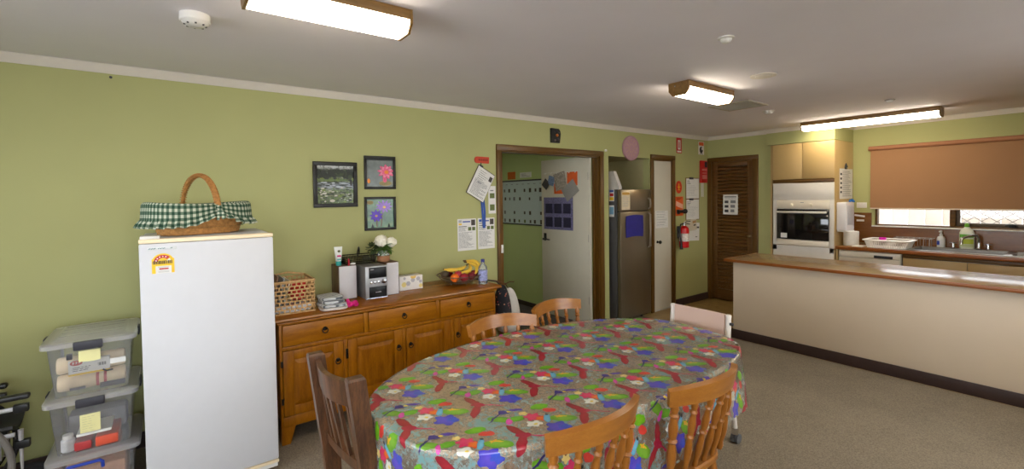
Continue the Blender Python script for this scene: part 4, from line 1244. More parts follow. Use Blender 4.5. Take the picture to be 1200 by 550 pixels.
PK1 = M('petal_pink', (226, 96, 136), 0.5, var=0.15, scale=60); PK2 = M('petal_pale_pink', (240, 150, 176), 0.5, var=0.1, scale=60)
PV1 = M('petal_violet', (104, 74, 196), 0.5, var=0.15, scale=60); PV2 = M('petal_lilac', (168, 140, 218), 0.5, var=0.1, scale=60)
ORC = M('stamen_orange', (236, 140, 50), 0.5); YLC = M('stamen_yellow', (230, 196, 110), 0.5)
PADD = M('pad_olive', (150, 136, 92), 0.5, var=0.1); STEM = M('flower_stem', (110, 84, 70), 0.5); PADK = M('pad_dark', (30, 34, 36), 0.5)
def d_pink(p_, q, W_, H_):
    a, b = q(0.7, 0.06); p_.fell(LW, a, b + 0.014, 0.055, 0.022, 0.0083, 3)
    a, b = q(0.08, 0.2); p_.fell(LW, a, b, 0.012, 0.02, 0.0083, 4)
    p_.frect(LW, *[q(0, 0)[0], q(1, 0)[0]], q(0, 0.93)[1], q(0, 1)[1], 0.0083, 5)
    a, b = q(0.68, 0.26); p_.fell(LW, a, b, 0.017, 0.026, 0.0084, 1)
    c = petals(p_, q, W_, H_, 0.72, 0.53, 0.075, [(9, 0.15, 1.0, 0.2, 1, 0.2), (8, 0.1, 0.8, 0.17, 2, 0.5), (7, 0.05, 0.55, 0.16, 1, 0.1)], 0.0085)
    a, b = q(0.74, 0.52); p_.fell(LW, a, b, 0.019, 0.015, c + 0.0002, 4)
framed('pink_lily_picture', 'small black-framed photograph of a pink water lily, upper of two', 1.279, 1.547, 1.642, 1.916, 0.02, [LWATER, PK1, PK2, PADD, ORC, PADK], d_pink)
def d_purple(p_, q, W_, H_):
    for (u0, v0), (u1, v1) in (((0.37, 0.4), (0.36, 0.04)), ((0.6, 0.72), (0.52, 0.04))):
        a0_, b0_ = q(u0, v0); a1_, b1_ = q(u1, v1)
        p_.fpoly(LW, [(a0_ - 0.004, b0_), (a0_ + 0.004, b0_), (a1_ + 0.004, b1_), (a1_ - 0.004, b1_)], 0.0083, 5)
    a, b = q(0.12, 0.93); p_.fell(LW, a, b - 0.01, 0.03, 0.016, 0.0083, 6)
    for u in (0.2, 0.82):
        a, b = q(u, 0.0); p_.fpoly(LW, [(a - 0.012, b + 0.001), (a + 0.012, b + 0.001), (a, b + 0.04)], 0.0083, 4)
    c = petals(p_, q, W_, H_, 0.64, 0.74, 0.075, [(11, 0.12, 1.0, 0.14, 2, 0.0), (9, 0.1, 0.75, 0.13, 2, 0.3)], 0.0085, 0.75)
    a, b = q(0.65, 0.72); p_.fell(LW, a, b, 0.014, 0.01, c + 0.0001, 3)
    c = petals(p_, q, W_, H_, 0.34, 0.42, 0.058, [(9, 0.12, 1.0, 0.19, 1, 0.25), (8, 0.1, 0.7, 0.17, 1, 0.6)], c + 0.0002, 0.9)
    a, b = q(0.34, 0.42); p_.fell(LW, a, b, 0.011, 0.009, c + 0.0001, 3)
framed('purple_lily_picture', 'small black-framed photograph of two purple water lilies, lower of two', 1.275, 1.543, 1.3, 1.578, 0.02, [LPADS, PV1, PV2, YLC, PADK, STEM, PADD], d_purple)

# small things higher on the long wall
w = MB().cyl((0.0, -0.266, 2.328), (0.012, -0.266, 2.328), 0.006, 0.008, 10)
tag(w.build('wall_nail', DGREY), 'small dark nail head high on the green wall above the freezer', 'nail')
o = thing('wall_ornament', 'small black carved ornament with an orange spot hung above the wide door frame', 'wall ornament', (0.0, 3.375, 2.14))
MB().fprism(LW, [(3.312, 2.14), (3.43, 2.14), (3.44, 2.2), (3.446, 2.24), (3.438, 2.27), (3.42, 2.293), (3.312, 2.296)], 0.001, 0.028).build('board', BLACK, o)
w = MB()
for a, b, r_, m_ in ((3.39, 2.222, 0.02, 0), (3.355, 2.25, 0.01, 1), (3.36, 2.165, 0.014, 2), (3.4, 2.18, 0.016, 1), (3.38, 2.266, 0.012, 3), (3.41, 2.25, 0.011, 1)):
    w.ball(LW.p(a, b, 0.03), (0.008, r_, r_ * 0.8), 10, m_)
w.build('carving', [M('carve_orange', (206, 112, 40), 0.5), DGREY, M('carve_grey', (120, 110, 104), 0.5), M('carve_navy', (36, 36, 66), 0.5)], o)
w = MB().ball((0.012, 4.19, 2.098), (0.012, 0.014, 0.016), 10).cyl((0, 4.19, 2.098), (0.006, 4.19, 2.098), 0.015, n=12)
tag(w.build('wall_hook', WHITE), 'small white hook on the wall strip between doorway and fridge alcove', 'hook')
ck = thing('wall_clock', 'round pale pink patterned disc like a clock hung above the fridge alcove', 'wall clock', (0.0, 4.645, 2.0))
PKC = M('clock_pink', (192, 152, 148), 0.5, var=0.06, scale=40); PKL = M('clock_rim', (176, 134, 146), 0.4, var=0.05)
MB().lathe([(0.152, 0.001), (0.157, 0.012), (0.152, 0.028), (0.138, 0.03), (0.134, 0.022)], (0.0, 4.645, 2.148), (1, 0, 0), 40).build('rim', PKL, ck)
MB().lathe([(0.136, 0.004), (0.136, 0.021), (0.0, 0.022)], (0.0, 4.645, 2.148), (1, 0, 0), 40).build('face', PKC, ck)
w = MB()
for k in range(12):
    th = 2 * PI * k / 12; f_ = rotfr(LW, 4.645, 2.148, th)
    w.fbox(f_, 0.075, 0.11, -0.006, 0.006, 0.0221, 0.024, 0.001)
    w.fell(f_, 0.05, 0.0, 0.016, 0.006, 0.0226, 0, 12)
w.build('petal_marks', M('clock_mark', (186, 150, 140), 0.5), ck)

# ------------------------------------------------------------------ things on the sideboard
ZS = 0.8155
RTN = M('rattan', (196, 158, 106), 0.6, var=0.2, scale=50)
wb = thing('rattan_box', 'square open-weave rattan basket of magazines beside the freezer on the sideboard', 'basket', (0.34, 0.62, ZS))
X0, X1, YA, YZ, ZB, ZT_ = 0.185, 0.474, 0.488, 0.768, ZS, 1.028
w = MB()
for k in range(9):
    z = ZB + 0.006 + k * 0.0248
    for f_, a0, a1 in ((PX(X1), YA, YZ), (PX(X0), YA, YZ)):
        w.fbox(f_, a0, a1, z - 0.0045, z + 0.0045, -0.006, 0.0, 0.002)
    for y in (YA, YZ):
        w.box((X0, y - 0.003, z - 0.0045), (X1, y + 0.003, z + 0.0045), 0.002)
for j in range(10):
    y = YA + (YZ - YA) * j / 9
    for k in range(8):
        z0 = ZB + 0.006 + k * 0.0248
        yy = y + (0.012 if k % 2 else 0)
        if yy < YZ:
            for x in (X1, X0): w.box((x - 0.007, yy - 0.004, z0), (x + 0.002, yy + 0.004, z0 + 0.0248), 0.0015)
    x = X0 + (X1 - X0) * j / 9
    for k in range(8):
        z0 = ZB + 0.006 + k * 0.0248
        xx = x + (0.012 if k % 2 else 0)
        if xx < X1:
            for y2 in (YA, YZ): w.box((xx - 0.004, y2 - 0.005, z0), (xx + 0.004, y2 + 0.004, z0 + 0.0248), 0.0015)
w.box((X0, YA, ZB), (X1, YZ, ZB + 0.006))
w.build('woven_body', RTN, wb)
w = MB().tube([(X1, YA, ZT_), (X1, YZ, ZT_), (X0, YZ, ZT_), (X0, (YA + YZ) / 2 + 0.03, ZT_ + 0.022), (X0, YA, ZT_)], 0.0065, 8, closed=True)
w.build('rim', RTN, wb)
MG = [M('magazine_cream', (206, 196, 178), 0.5), M('magazine_brown', (130, 96, 74), 0.5), M('magazine_grey', (156, 158, 160), 0.5)]
for i, (y, x, h_, m_, lab) in enumerate(((0.525, 0.40, 0.27, 1, 'brown magazine standing in the rattan basket next to the freezer'), (0.548, 0.38, 0.255, 2, 'grey magazine leaning in the rattan basket between brown and cream ones'), (0.572, 0.37, 0.24, 0, 'cream magazine standing in the rattan basket beside a folded red cloth'))):
    mxx = Matrix.Translation((0.33, y, ZS + 0.009)) @ Matrix.Rotation(R(-7 - 4 * i), 4, 'X')
    w = MB().box((-0.11, -0.004, 0), (0.10, 0.004, h_ - 0.03), 0.001, 0, 2, mxx)
    tag(w.build('magazine', MG[m_]), lab, 'magazine')
w = MB()
rnd = random.Random(5)
for k in range(5):
    w.ball((0.38 + 0.02 * rnd.random(), 0.64 + 0.018 * k, 0.90 + 0.085 + 0.01 * rnd.random()), (0.05, 0.03, 0.022 + 0.012 * rnd.random()), 12)
w.ball((0.37, 0.68, 0.93), (0.075, 0.06, 0.05), 14)
tag(w.build('red_cloth', M('cloth_red', (186, 44, 36), 0.8, var=0.2, scale=30)), 'bundled red cloth inside the rattan basket', 'cloth')
w = MB().box((0.22, 0.51, ZS + 0.007), (0.455, 0.75, 0.868), 0.01)
tag(w.build('paper_stack', M('stack_white', (214, 212, 214), 0.7, var=0.05, scale=60)), 'white stack of papers in the bottom of the rattan basket', 'papers')

# folded tea towels
t = NT('towel_grey'); v = t.coord()
st_ = t.n('ShaderNodeTexWave'); st_.inputs['Scale'].default_value = 9; st_.inputs['Distortion'].default_value = 6
t.l(v, st_.inputs['Vector'])
b = t.bsdf(t.ramp(st_.outputs['Fac'], [(0.55, lin((196, 198, 200))), (0.8, lin((176, 180, 184))), (0.93, lin((92, 96, 102)))]), 0.9, 0, 0.1)
t.bump(b, t.noise(v, 120, 3), 0.3, 0.004); TWL = t.m
TW2 = M('towel_cream', (214, 206, 198), 0.9, var=0.08, scale=60, bump=0.3)
rnd = random.Random(11)
for i in range(4):
    z0 = ZS + 0.001 + i * 0.0205
    sh = [(-0.004, 0.006), (0.0, 0.0), (-0.03, 0.014), (-0.05, 0.008)][i]
    x0, x1, y0, y1 = 0.395 + sh[0], 0.572 + sh[0] * 0.8, 0.787 + sh[1], 0.963 - i * 0.006
    ph = rnd.random() * 6
    w = MB()
    NN = 48; ring = []
    levs = [(0.93, 0.0), (1.0, 0.004), (1.01, 0.009), (0.995, 0.0105), (1.01, 0.0125), (1.0, 0.017), (0.93, 0.020), (0.5, 0.0205)]
    vs, fs = [], []
    for f_, dz in levs:
        for k in range(NN):
            a = 2 * PI * k / NN; ca, sa = math.cos(a), math.sin(a)
            rr = (abs(ca) ** 5 + abs(sa) ** 5) ** (-1 / 5)
            g = f_ * (1 + 0.02 * math.sin(5 * a + ph) + 0.012 * math.sin(9 * a + ph * 2 + dz * 200))
            vs.append(((x0 + x1) / 2 + (x1 - x0) / 2 * rr * ca * g, (y0 + y1) / 2 + (y1 - y0) / 2 * rr * sa * g, z0 + dz + 0.0016 * math.sin(4 * a + ph)))
    for k in range(len(levs) - 1): fs += [(k * NN + j, k * NN + (j + 1) % NN, (k + 1) * NN + (j + 1) % NN, (k + 1) * NN + j) for j in range(NN)]
    fs += [tuple(range(NN - 1, -1, -1)), tuple(range((len(levs) - 1) * NN, len(levs) * NN))]
    w.add(vs, fs)
    lab = ['bottom folded tea towel of the grey pile on the sideboard', 'second folded tea towel up in the grey pile on the sideboard', 'third folded tea towel up in the grey pile on the sideboard', 'topmost folded grey tea towel of the pile beside the rattan basket'][i]
    tag(w.build('tea_towel', TW2 if i == 0 else TWL), lab, 'tea towel', 'folded tea towels')
w = MB()
PNK = M('hot_pink', (208, 28, 118), 0.6, var=0.1)
pts = []
for k in range(60):
    a = 2 * PI * k / 60
    pts.append((0.515 + 0.02 * math.cos(a), 1.0 + 0.03 * math.sin(a), ZS + 0.018 + 0.007 * math.sin(8 * a)))
w.tube(pts, [0.012 + 0.004 * math.sin(11 * 2 * PI * k / 60) for k in range(60)], 8, closed=True)
w.ball((0.515, 0.972, ZS + 0.03), (0.014, 0.014, 0.03), 10)
tag(w.build('scrunchie', PNK), 'hot pink scrunched hair band in front of the towels on the sideboard', 'hair band')

# stereo: two speakers and the centre unit
GRL = M('speaker_grille', (206, 202, 204), 0.7, var=0.04, scale=200, bump=0.2, bscale=900)
SPW = WOOD('speaker_side', (84, 60, 44), (108, 80, 60), 0.4, (8, 8, 2), 4)
def speaker(label, x0, x1, y0, y1, z1):
    r_ = thing('stereo_speaker', label, 'speaker', ((x0 + x1) / 2, (y0 + y1) / 2, ZS))
    MB().box((x0, y0, ZS), (x1 - 0.012, y1, z1), 0.003).build('cabinet', SPW, r_)
    MB().box((x1 - 0.0115, y0 + 0.003, ZS + 0.003), (x1, y1 - 0.003, z1 - 0.003), 0.005).build('grille', GRL, r_)
speaker('small stereo speaker with brown side, behind the folded towels', 0.08, 0.272, 0.985, 1.118, 1.066)
speaker('small stereo speaker with grey grille under the flower pot', 0.12, 0.335, 1.325, 1.426, 1.068)
su = thing('stereo_unit', 'silver mini stereo with two black panels between its speakers', 'stereo', (0.26, 1.225, ZS))
SIL = M('stereo_silver', (168, 168, 170), 0.35, 0.4, var=0.03); SID = M('stereo_side', (124, 122, 122), 0.45, 0.2)
MB().box((0.10, 1.145, ZS), (0.37, 1.311, 1.058), 0.004).build('case', SID, su)
UF = PX(0.37)
MB().fbox(UF, 1.143, 1.313, ZS + 0.002, 1.06, 0.0005, 0.016, 0.006).build('fascia', SIL, su)
GLB = M('gloss_black', (12, 12, 14), 0.35, spec=0.3)
MB().fbox(UF, 1.168, 1.302, 0.97, 1.05, 0.0162, 0.02, 0.003).build('display', GLB, su)
MB().fbox(UF, 1.168, 1.302, 0.826, 0.906, 0.0162, 0.02, 0.003).build('cassette_door', GLB, su)
w = MB()
for k in range(3):
    w.lathe([(0.008, 0), (0.008, 0.005), (0, 0.006)], UF.p(1.183 + k * 0.028, 0.938, 0.0162), UF.n, 14)
w.build('button', CHROME, su)
MB().lathe([(0.019, 0), (0.018, 0.012), (0.0, 0.013)], UF.p(1.28, 0.943, 0.0162), UF.n, 22).build('volume_knob', CHROME, su)
w = MB().frect(UF, 1.215, 1.26, 0.862, 0.866, 0.0203).frect(UF, 1.178, 1.205, 1.034, 1.038, 0.0203)
w.build('panel_print', INKL, su)
MB().fbox(UF, 1.15, 1.308, 0.819, 0.823, 0.0162, 0.018).build('lower_trim', CHROME, su)

# tube, lipstick, mouse-like white item, wire caddy, flower pot on top of the stereo
zt = 1.0665
tbx = thing('cream_tube', 'white and teal cosmetic tube standing on its cap on the left speaker', 'tube', (0.2, 1.0, zt))
MB().lathe([(0.019, 0), (0.02, 0.004), (0.02, 0.03), (0.018, 0.032)], (0.2, 1.005, zt), n=18).build('cap', M('tube_teal', (54, 168, 160), 0.4), tbx)
def tubefn(u, v):
    a = 2 * PI * u; f_ = 1 - v
    return Vector((0.2 + 0.021 * math.cos(a) * (0.12 + 0.88 * f_), 1.005 + math.sin(a) * (0.021 + 0.01 * v), zt + 0.033 + 0.107 * v))
fixn(MB().grid(tubefn, 20, 8, wrap=True).build('body', M('tube_white', (228, 230, 226), 0.4), tbx))
w = MB()
TFm = PX(0.2225)
w.fell(TFm, 1.004, zt + 0.108, 0.011, 0.009, 0.0, 0).frect(TFm, 0.99, 1.019, zt + 0.066, zt + 0.078, -0.0005, 1).frect(TFm, 0.99, 1.018, zt + 0.04, zt + 0.052, -0.0005, 2)
w.build('label', [M('tube_olive', (92, 92, 50), 0.5), PNK, M('tube_aqua', (110, 196, 190), 0.5)], tbx)
w = MB().lathe([(0.006, 0), (0.006, 0.02), (0.0065, 0.021), (0.0065, 0.045), (0.004, 0.05), (0, 0.05)], (0.262, 1.062, zt), n=12)
tag(w.build('lipstick', M('lipstick_red', (196, 44, 62), 0.4)), 'small red stick standing on the front of the left speaker', 'lipstick')
w = MB().ball((0.25, 1.095, zt + 0.009), (0.014, 0.022, 0.009), 16)
tag(w.build('soap_bar', WHITE), 'small white oval item lying on the left speaker', 'soap')
wc_ = thing('wire_caddy', 'black wire mesh caddy with an arched handle on top of the stereo', 'wire basket', (0.18, 1.16, zt))
WY0, WY1, WX0_, WX1_ = 1.035, 1.285, 0.11, 0.245
wz0, wz1 = zt + 0.004, zt + 0.062
w = MB()
def rect(z, g): return [(WX0_ + g, WY0 + g, z), (WX1_ - g, WY0 + g, z), (WX1_ - g, WY1 - g, z), (WX0_ + g, WY1 - g, z)]
w.tube(rect(wz1, 0), 0.004, 8, closed=True).tube(rect(wz0, 0.012), 0.003, 8, closed=True).tube(rect((wz0 + wz1) / 2, 0.006), 0.002, 6, closed=True)
w.build('rim', IRON, wc_)
w = MB()
n_ = 26
for k in range(n_ + 1):
    f_ = k / n_
    y = WY0 + (WY1 - WY0) * f_; yi = WY0 + 0.012 + (WY1 - WY0 - 0.024) * f_
    for xo, xi in ((WX0_, WX0_ + 0.012), (WX1_, WX1_ - 0.012)): w.tube([(xo, y, wz1), (xi, yi, wz0)], 0.0014, 5)
    w.tube([(WX0_ + 0.012, yi, wz0), (WX1_ - 0.012, yi, wz0)], 0.0012, 5)
for k in range(13):
    f_ = k / 12; x = WX0_ + (WX1_ - WX0_) * f_; xi = WX0_ + 0.012 + (WX1_ - WX0_ - 0.024) * f_
    for yo, yi in ((WY0, WY0 + 0.012), (WY1, WY1 - 0.012)): w.tube([(x, yo, wz1), (xi, yi, wz0)], 0.0014, 5)
for q in (0.25, 0.5, 0.75):
    w.tube(rect(wz0 + (wz1 - wz0) * q, 0.012 * (1 - q)), 0.0014, 5, closed=True)
w.build('mesh', IRON, wc_)
w = MB().tube([(WX1_, 1.135, wz1), (WX1_ - 0.004, 1.135, wz1 + 0.03), (WX1_ - 0.03, 1.15, wz1 + 0.052), (0.178, 1.165, wz1 + 0.06), (WX0_ + 0.03, 1.18, wz1 + 0.052), (WX0_ + 0.004, 1.19, wz1 + 0.03), (WX0_, 1.19, wz1)], 0.0055, 8)
w.build('handle', IRON, wc_)
w = MB().ball((0.18, 1.22, zt + 0.03), (0.03, 0.032, 0.024), 14)
tag(w.build('cloth_ball', M('dull_olive', (96, 96, 74), 0.8, var=0.15)), 'dull green rounded item inside the wire caddy', 'ornament')

fp = thing('flower_pot', 'glass jar with brown band holding white flowers on the right speaker', 'flower arrangement', (0.23, 1.342, 1.0685))
MB().lathe([(0.043, 0), (0.048, 0.004), (0.049, 0.045)], (0.23, 1.342, 1.069), n=24).build('band', M('jute_band', (160, 112, 78), 0.8, var=0.12, scale=80), fp)
JG = CLEAR('jar_glass', (176, 190, 176), 0.3, 0.08)
MB().lathe([(0.049, 0.046), (0.049, 0.066), (0.042, 0.078), (0.044, 0.09), (0.042, 0.092)], (0.23, 1.342, 1.069), n=24).build('jar', JG, fp)
rnd = random.Random(3)
LEAFM = M('leaf_green', (70, 104, 38), 0.5, var=0.25, scale=60); LEAFD = M('leaf_dark', (52, 66, 32), 0.6, var=0.25, scale=60)
def leaf(w, o, d_, L, wd_, droop=0.3):
    o, d_ = Vector(o), Vector(d_).normalized()
    s_ = d_.cross(Vector((0, 0, 1)))
    if s_.length < 0.01: s_ = Vector((0, 1, 0))
    s_.normalize(); up = s_.cross(d_)
    def fn(u, v):
        ww = math.sin(PI * min(1, v * 0.96 + 0.02)) * wd_
        q = o + d_ * (L * v) + Vector((0, 0, -droop * L * v * v)) + s_ * ((u - 0.5) * 2 * ww) + up * (-(abs(u - 0.5) * 2) ** 2 * ww * 0.25 + 0.0)
        return q
    w.sheet(fn, 4, 8, 0.0012)
w = MB()
for k in range(46):
    a = rnd.random() * 2 * PI; el = rnd.uniform(-0.2, 0.9)
    c0 = (0.23 + rnd.uniform(-0.02, 0.02), 1.342 + rnd.uniform(-0.03, 0.03), 1.165 + rnd.uniform(-0.01, 0.03))
    leaf(w, c0, (math.cos(a), math.sin(a), el), rnd.uniform(0.05, 0.095), rnd.uniform(0.012, 0.02), 0.45)
fixn(w.build('leaves', LEAFM, fp, smooth=60))
WF = M('petal_white', (238, 234, 218), 0.6, var=0.03)
def bloom(c0, r_, seed):
    rn = random.Random(seed); w = MB(); c0 = Vector(c0)
    w.ball(c0, r_ * 0.72, 14)
    for k in range(60):
        z = rn.uniform(-0.3, 1); a = rn.uniform(0, 2 * PI); q = math.sqrt(max(0, 1 - z * z))
        d_ = Vector((q * math.cos(a), q * math.sin(a), z))
        e = d_.to_track_quat('Z', 'Y').to_matrix().to_4x4()
        w.ball(c0 + d_ * r_ * 0.75, (r_ * 0.3, r_ * 0.3, r_ * 0.1), 8, 0, e @ Matrix.Rotation(rn.uniform(-.5, .5), 4, 'X'))
    return w.build('flower_head', WF, fp)
bloom((0.25, 1.318, 1.226), 0.062, 1); bloom((0.24, 1.405, 1.212), 0.05, 2)
w = MB()
rn = random.Random(8)
for k in range(70):
    d_ = Vector((rn.gauss(0, 1), rn.gauss(0, 1), rn.gauss(0, 1))).normalized()
    leaf(w, Vector((0.25, 1.245, 1.182)) + d_ * 0.02, d_, 0.034, 0.009, 0.1)
fixn(w.build('dark_foliage', LEAFD, fp, smooth=60))
w = MB()
for k in range(5): w.tube([(0.23 + 0.01 * math.cos(k), 1.342 + 0.01 * math.sin(k), 1.09), (0.235, 1.37 + 0.012 * (k - 2), 1.2)], 0.003, 6)
w.build('stems', LEAFM, fp)

# tissue box
tx = thing('tissue_box', 'white tissue box printed with yellow and grey flowers on the sideboard', 'tissue box', (0.19, 1.567, ZS))
MB().box((0.145, 1.466, ZS), (0.245, 1.668, 0.928), 0.002).build('carton', M('carton_white', (228, 224, 218), 0.6, var=0.02), tx)
XF = PX(0.2453)
w = MB()
YP = M('print_yellow', (226, 206, 130), 0.6); GP = M('print_grey', (178, 176, 180), 0.6); OP = M('print_gold', (222, 184, 96), 0.6)
for a, b, r_, m_ in ((1.503, 0.862, 0.022, 0), (1.54, 0.868, 0.02, 1), (1.58, 0.893, 0.019, 1), (1.584, 0.917, 0.012, 2), (1.628, 0.9, 0.018, 1), (1.65, 0.84, 0.018, 0), (1.508, 0.912, 0.012, 1), (1.648, 0.875, 0.014, 1)):
    if m_ == 2: w.fpoly(XF, [(1.56, 0.926), (1.56, 0.915), (1.572, 0.904), (1.596, 0.904), (1.608, 0.915), (1.608, 0.926)], 0.0004, 2)
    else:
        for k in range(6):
            w.fell(XF, a + 0.5 * r_ * math.cos(k * PI / 3), b + 0.5 * r_ * math.sin(k * PI / 3), r_ * 0.5, r_ * 0.5, 0.0002 + 0.00006 * k, m_, 12)
w.build('flower_print', [YP, GP, OP], tx)
w = MB().box((0.17, 1.53, 0.928), (0.22, 1.61, 0.9295), 0.0004)
w.build('opening', GP, tx)

# fruit bowl
FBX, FBY = 0.30, 1.985
fb = thing('wire_fruit_bowl', 'shallow wire bowl heaped with fruit at the right end of the sideboard', 'fruit bowl', (FBX, FBY, ZS))
BRN = M('bronze_wire', (104, 84, 66), 0.4, 0.5)
w = MB()
prof = [(0.06, 0.012), (0.09, 0.018), (0.13, 0.034), (0.165, 0.058), (0.19, 0.085)]
for k in range(32):
    a = 2 * PI * k / 32
    w.tube([(FBX + r_ * math.cos(a), FBY + r_ * math.sin(a), ZS + z) for r_, z in prof], 0.0016, 5)
for r_, z in prof: w.tube([(FBX + r_ * math.cos(2 * PI * k / 40), FBY + r_ * math.sin(2 * PI * k / 40), ZS + z) for k in range(40)], 0.0022 if r_ < 0.18 else 0.004, 6, closed=True)
w.build('wire_body', BRN, fb)
MB().lathe([(0.058, 0.013), (0.1, 0.021), (0.14, 0.042), (0.138, 0.045), (0.1, 0.025), (0, 0.018)], (FBX, FBY, ZS), n=32).build('dish', BRN, fb)
for k in range(3):
    a = 2 * PI * k / 3 + 0.4
    MB().cyl((FBX + 0.075 * math.cos(a), FBY + 0.075 * math.sin(a), ZS), (FBX + 0.07 * math.cos(a), FBY + 0.07 * math.sin(a), ZS + 0.016), 0.006, n=10).build('foot', BRN, fb)
def fruit(name, label, c0, r_, m_, cat, stem=True, group=None):
    o = thing(name, label, cat, c0, 0, group)
    w = MB()
    prof = [(0.0, -0.86), (0.3, -0.92), (0.65, -0.75), (0.93, -0.3), (1.0, 0.1), (0.85, 0.6), (0.5, 0.86), (0.22, 0.86), (0.0, 0.78)]
    w.lathe([(a * r_, b * r_) for a, b in prof], c0, (0.25 * random.uniform(-1, 1), 0.25 * random.uniform(-1, 1), 1), 18)
    w.build('flesh', m_, o, smooth=80)
    if stem: MB().tube([Vector(c0) + Vector((0, 0, 0.76 * r_)), Vector(c0) + Vector((0.003, 0.004, 1.12 * r_))], 0.002, 6).build('stem', STEM, o)
ORG = M('orange_peel', (238, 112, 26), 0.45, var=0.06, scale=90, bump=0.2, bscale=500)
APR = M('apple_red', (150, 26, 44), 0.3, var=0.3, scale=30); APD = M('apple_dark', (112, 24, 36), 0.3, var=0.3, scale=30); AVO = M('avocado_skin', (74, 60, 40), 0.5, var=0.25, scale=90)
fruit('orange', 'bright orange at the left front of the fruit bowl', (0.40, 1.884, ZS + 0.078), 0.037, ORG, 'orange', False)
fruit('apple', 'red apple next to the orange at the front of the fruit bowl', (0.412, 1.965, ZS + 0.074), 0.038, APR, 'apple')
fruit('apple', 'red apple beneath the bananas near the middle of the fruit bowl', (0.375, 1.93, ZS + 0.098), 0.034, APR, 'apple')
fruit('apple', 'dark red apple right of centre at the front of the fruit bowl', (0.40, 2.045, ZS + 0.074), 0.036, APD, 'apple')
fruit('apple', 'dark red apple at the right front of the fruit bowl under the banana tips', (0.35, 2.105, ZS + 0.085), 0.034, APD, 'apple')
fruit('avocado', 'dark brown avocado at the far left edge of the fruit bowl', (0.30, 1.845, ZS + 0.098), 0.036, AVO, 'avocado', False)
fruit('apple', 'red apple at the back of the fruit bowl behind the bananas', (0.22, 1.93, ZS + 0.09), 0.036, APD, 'apple')
BAN = M('banana_skin', (228, 186, 60), 0.5, var=0.08, scale=40); BTIP = M('banana_tip', (84, 62, 30), 0.6)
def banana(label, p0, p1, p2, r_=0.0185):
    o = thing('banana', label, 'banana', p1, 0, 'bananas in the fruit bowl')
    p0, p1, p2 = Vector(p0), Vector(p1), Vector(p2)
    pts = [p0 * (1 - t_) ** 2 + p1 * 2 * t_ * (1 - t_) + p2 * t_ ** 2 for t_ in [i / 16 for i in range(17)]]
    rad = [r_ * q for q in (0.35, 0.42, 0.6, 0.8, 0.93, 1, 1, 1, 1, 1, 1, 1, 0.97, 0.9, 0.75, 0.5, 0.25)]
    MB().tube(pts, rad, 6).build('peel', BAN, o, smooth=75)
    MB().tube([pts[0] + (pts[0] - pts[1]).normalized() * 0.022, pts[0] + (pts[1] - pts[0]) * 0.2], [0.007, 0.0075], 8).build('stalk', BTIP, o)
    MB().ball(pts[-1], r_ * 0.34, 8).build('tip', BTIP, o)
banana('long banana lying across the back of the fruit bowl', (0.29, 2.06, ZS + 0.150), (0.33, 1.98, ZS + 0.108), (0.29, 1.84, ZS + 0.142))
banana('banana lying in front across the fruit bowl, tip over the apples', (0.30, 2.085, ZS + 0.160), (0.40, 2.07, ZS + 0.10), (0.37, 1.95, ZS + 0.112))
banana('tall banana arching at the right of the fruit bowl, outermost of the hand', (0.265, 2.072, ZS + 0.19), (0.30, 2.24, ZS + 0.18), (0.33, 2.14, ZS + 0.075), 0.02)
banana('banana arching inside the outermost one at the right of the fruit bowl', (0.285, 2.068, ZS + 0.18), (0.35, 2.19, ZS + 0.155), (0.385, 2.09, ZS + 0.085))
# water bottle
wbtl = thing('water_bottle', 'clear water bottle with a dark blue cap at the end of the sideboard', 'bottle', (0.42, 2.15, ZS))
BG = CLEAR('bottle_plastic', (206, 216, 226), 0.22, 0.06)
MB().lathe([(0.034, 0.0), (0.039, 0.006), (0.039, 0.05), (0.0375, 0.055), (0.039, 0.06), (0.039, 0.13), (0.036, 0.15), (0.018, 0.172), (0.0145, 0.178), (0.0145, 0.19)], (0.42, 2.15, ZS), n=28).build('body', BG, wbtl)
MB().lathe([(0.0165, 0.188), (0.0165, 0.211), (0.014, 0.214), (0, 0.214)], (0.42, 2.15, ZS), n=20).build('cap', M('cap_navy', (34, 38, 110), 0.4), wbtl)
MB().lathe([(0.0396, 0.03), (0.0396, 0.12)], (0.42, 2.15, ZS), n=28).build('label', M('bottle_label', (150, 156, 200), 0.5, var=0.3, scale=60), wbtl)

# bags hanging at the end of the sideboard
t = NT('floral_black'); v = t.coord()
vo = t.n('ShaderNodeTexVoronoi'); vo.inputs['Scale'].default_value = 34; t.l(v, vo.inputs['Vector'])
d0 = t.math('LESS_THAN', vo.outputs['Distance'], 0.24)
hs = t.ramp(t.n('ShaderNodeSeparateColor').outputs[0], [(0, (0, 0, 0, 1))]) if False else None
sp = t.n('ShaderNodeSeparateColor'); t.l(vo.outputs['Color'], sp.inputs[0])
fl = t.ramp(sp.outputs[0], [(0.0, lin((176, 92, 70))), (0.35, lin((190, 140, 110))), (0.6, lin((84, 96, 104))), (0.9, lin((150, 60, 70)))])
t.bsdf(t.mix(d0, lin((26, 26, 34)), fl), 0.8); FLOR = t.m
bg_ = thing('floral_bag', 'black floral cloth bag hanging off the right end of the sideboard', 'bag', (0.4, 2.30, 0.44))
def bagfn(cx, cy, z0, z1, wx, wy, ph):
    def fn(u, v):
        a = 2 * PI * u
        g = (0.16 + 0.84 * math.sin(PI * (0.5 * (1 - v) ** 0.75 + 0.0)) ** 0.8) if v < 1 else 0.16
        if v < 0.12: g *= (0.55 + 0.45 * math.sqrt(v / 0.12))
        g *= 1 + 0.06 * math.sin(5 * a + ph) * v + 0.04 * math.sin(3 * a + ph)
        return Vector((cx + wx * g * math.cos(a), cy + wy * g * math.sin(a), z0 + (z1 - z0) * v))
    return fn
w = MB().grid(bagfn(0.40, 2.365, 0.48, 0.775, 0.085, 0.088, 1.0), 32, 20, wrap=True)
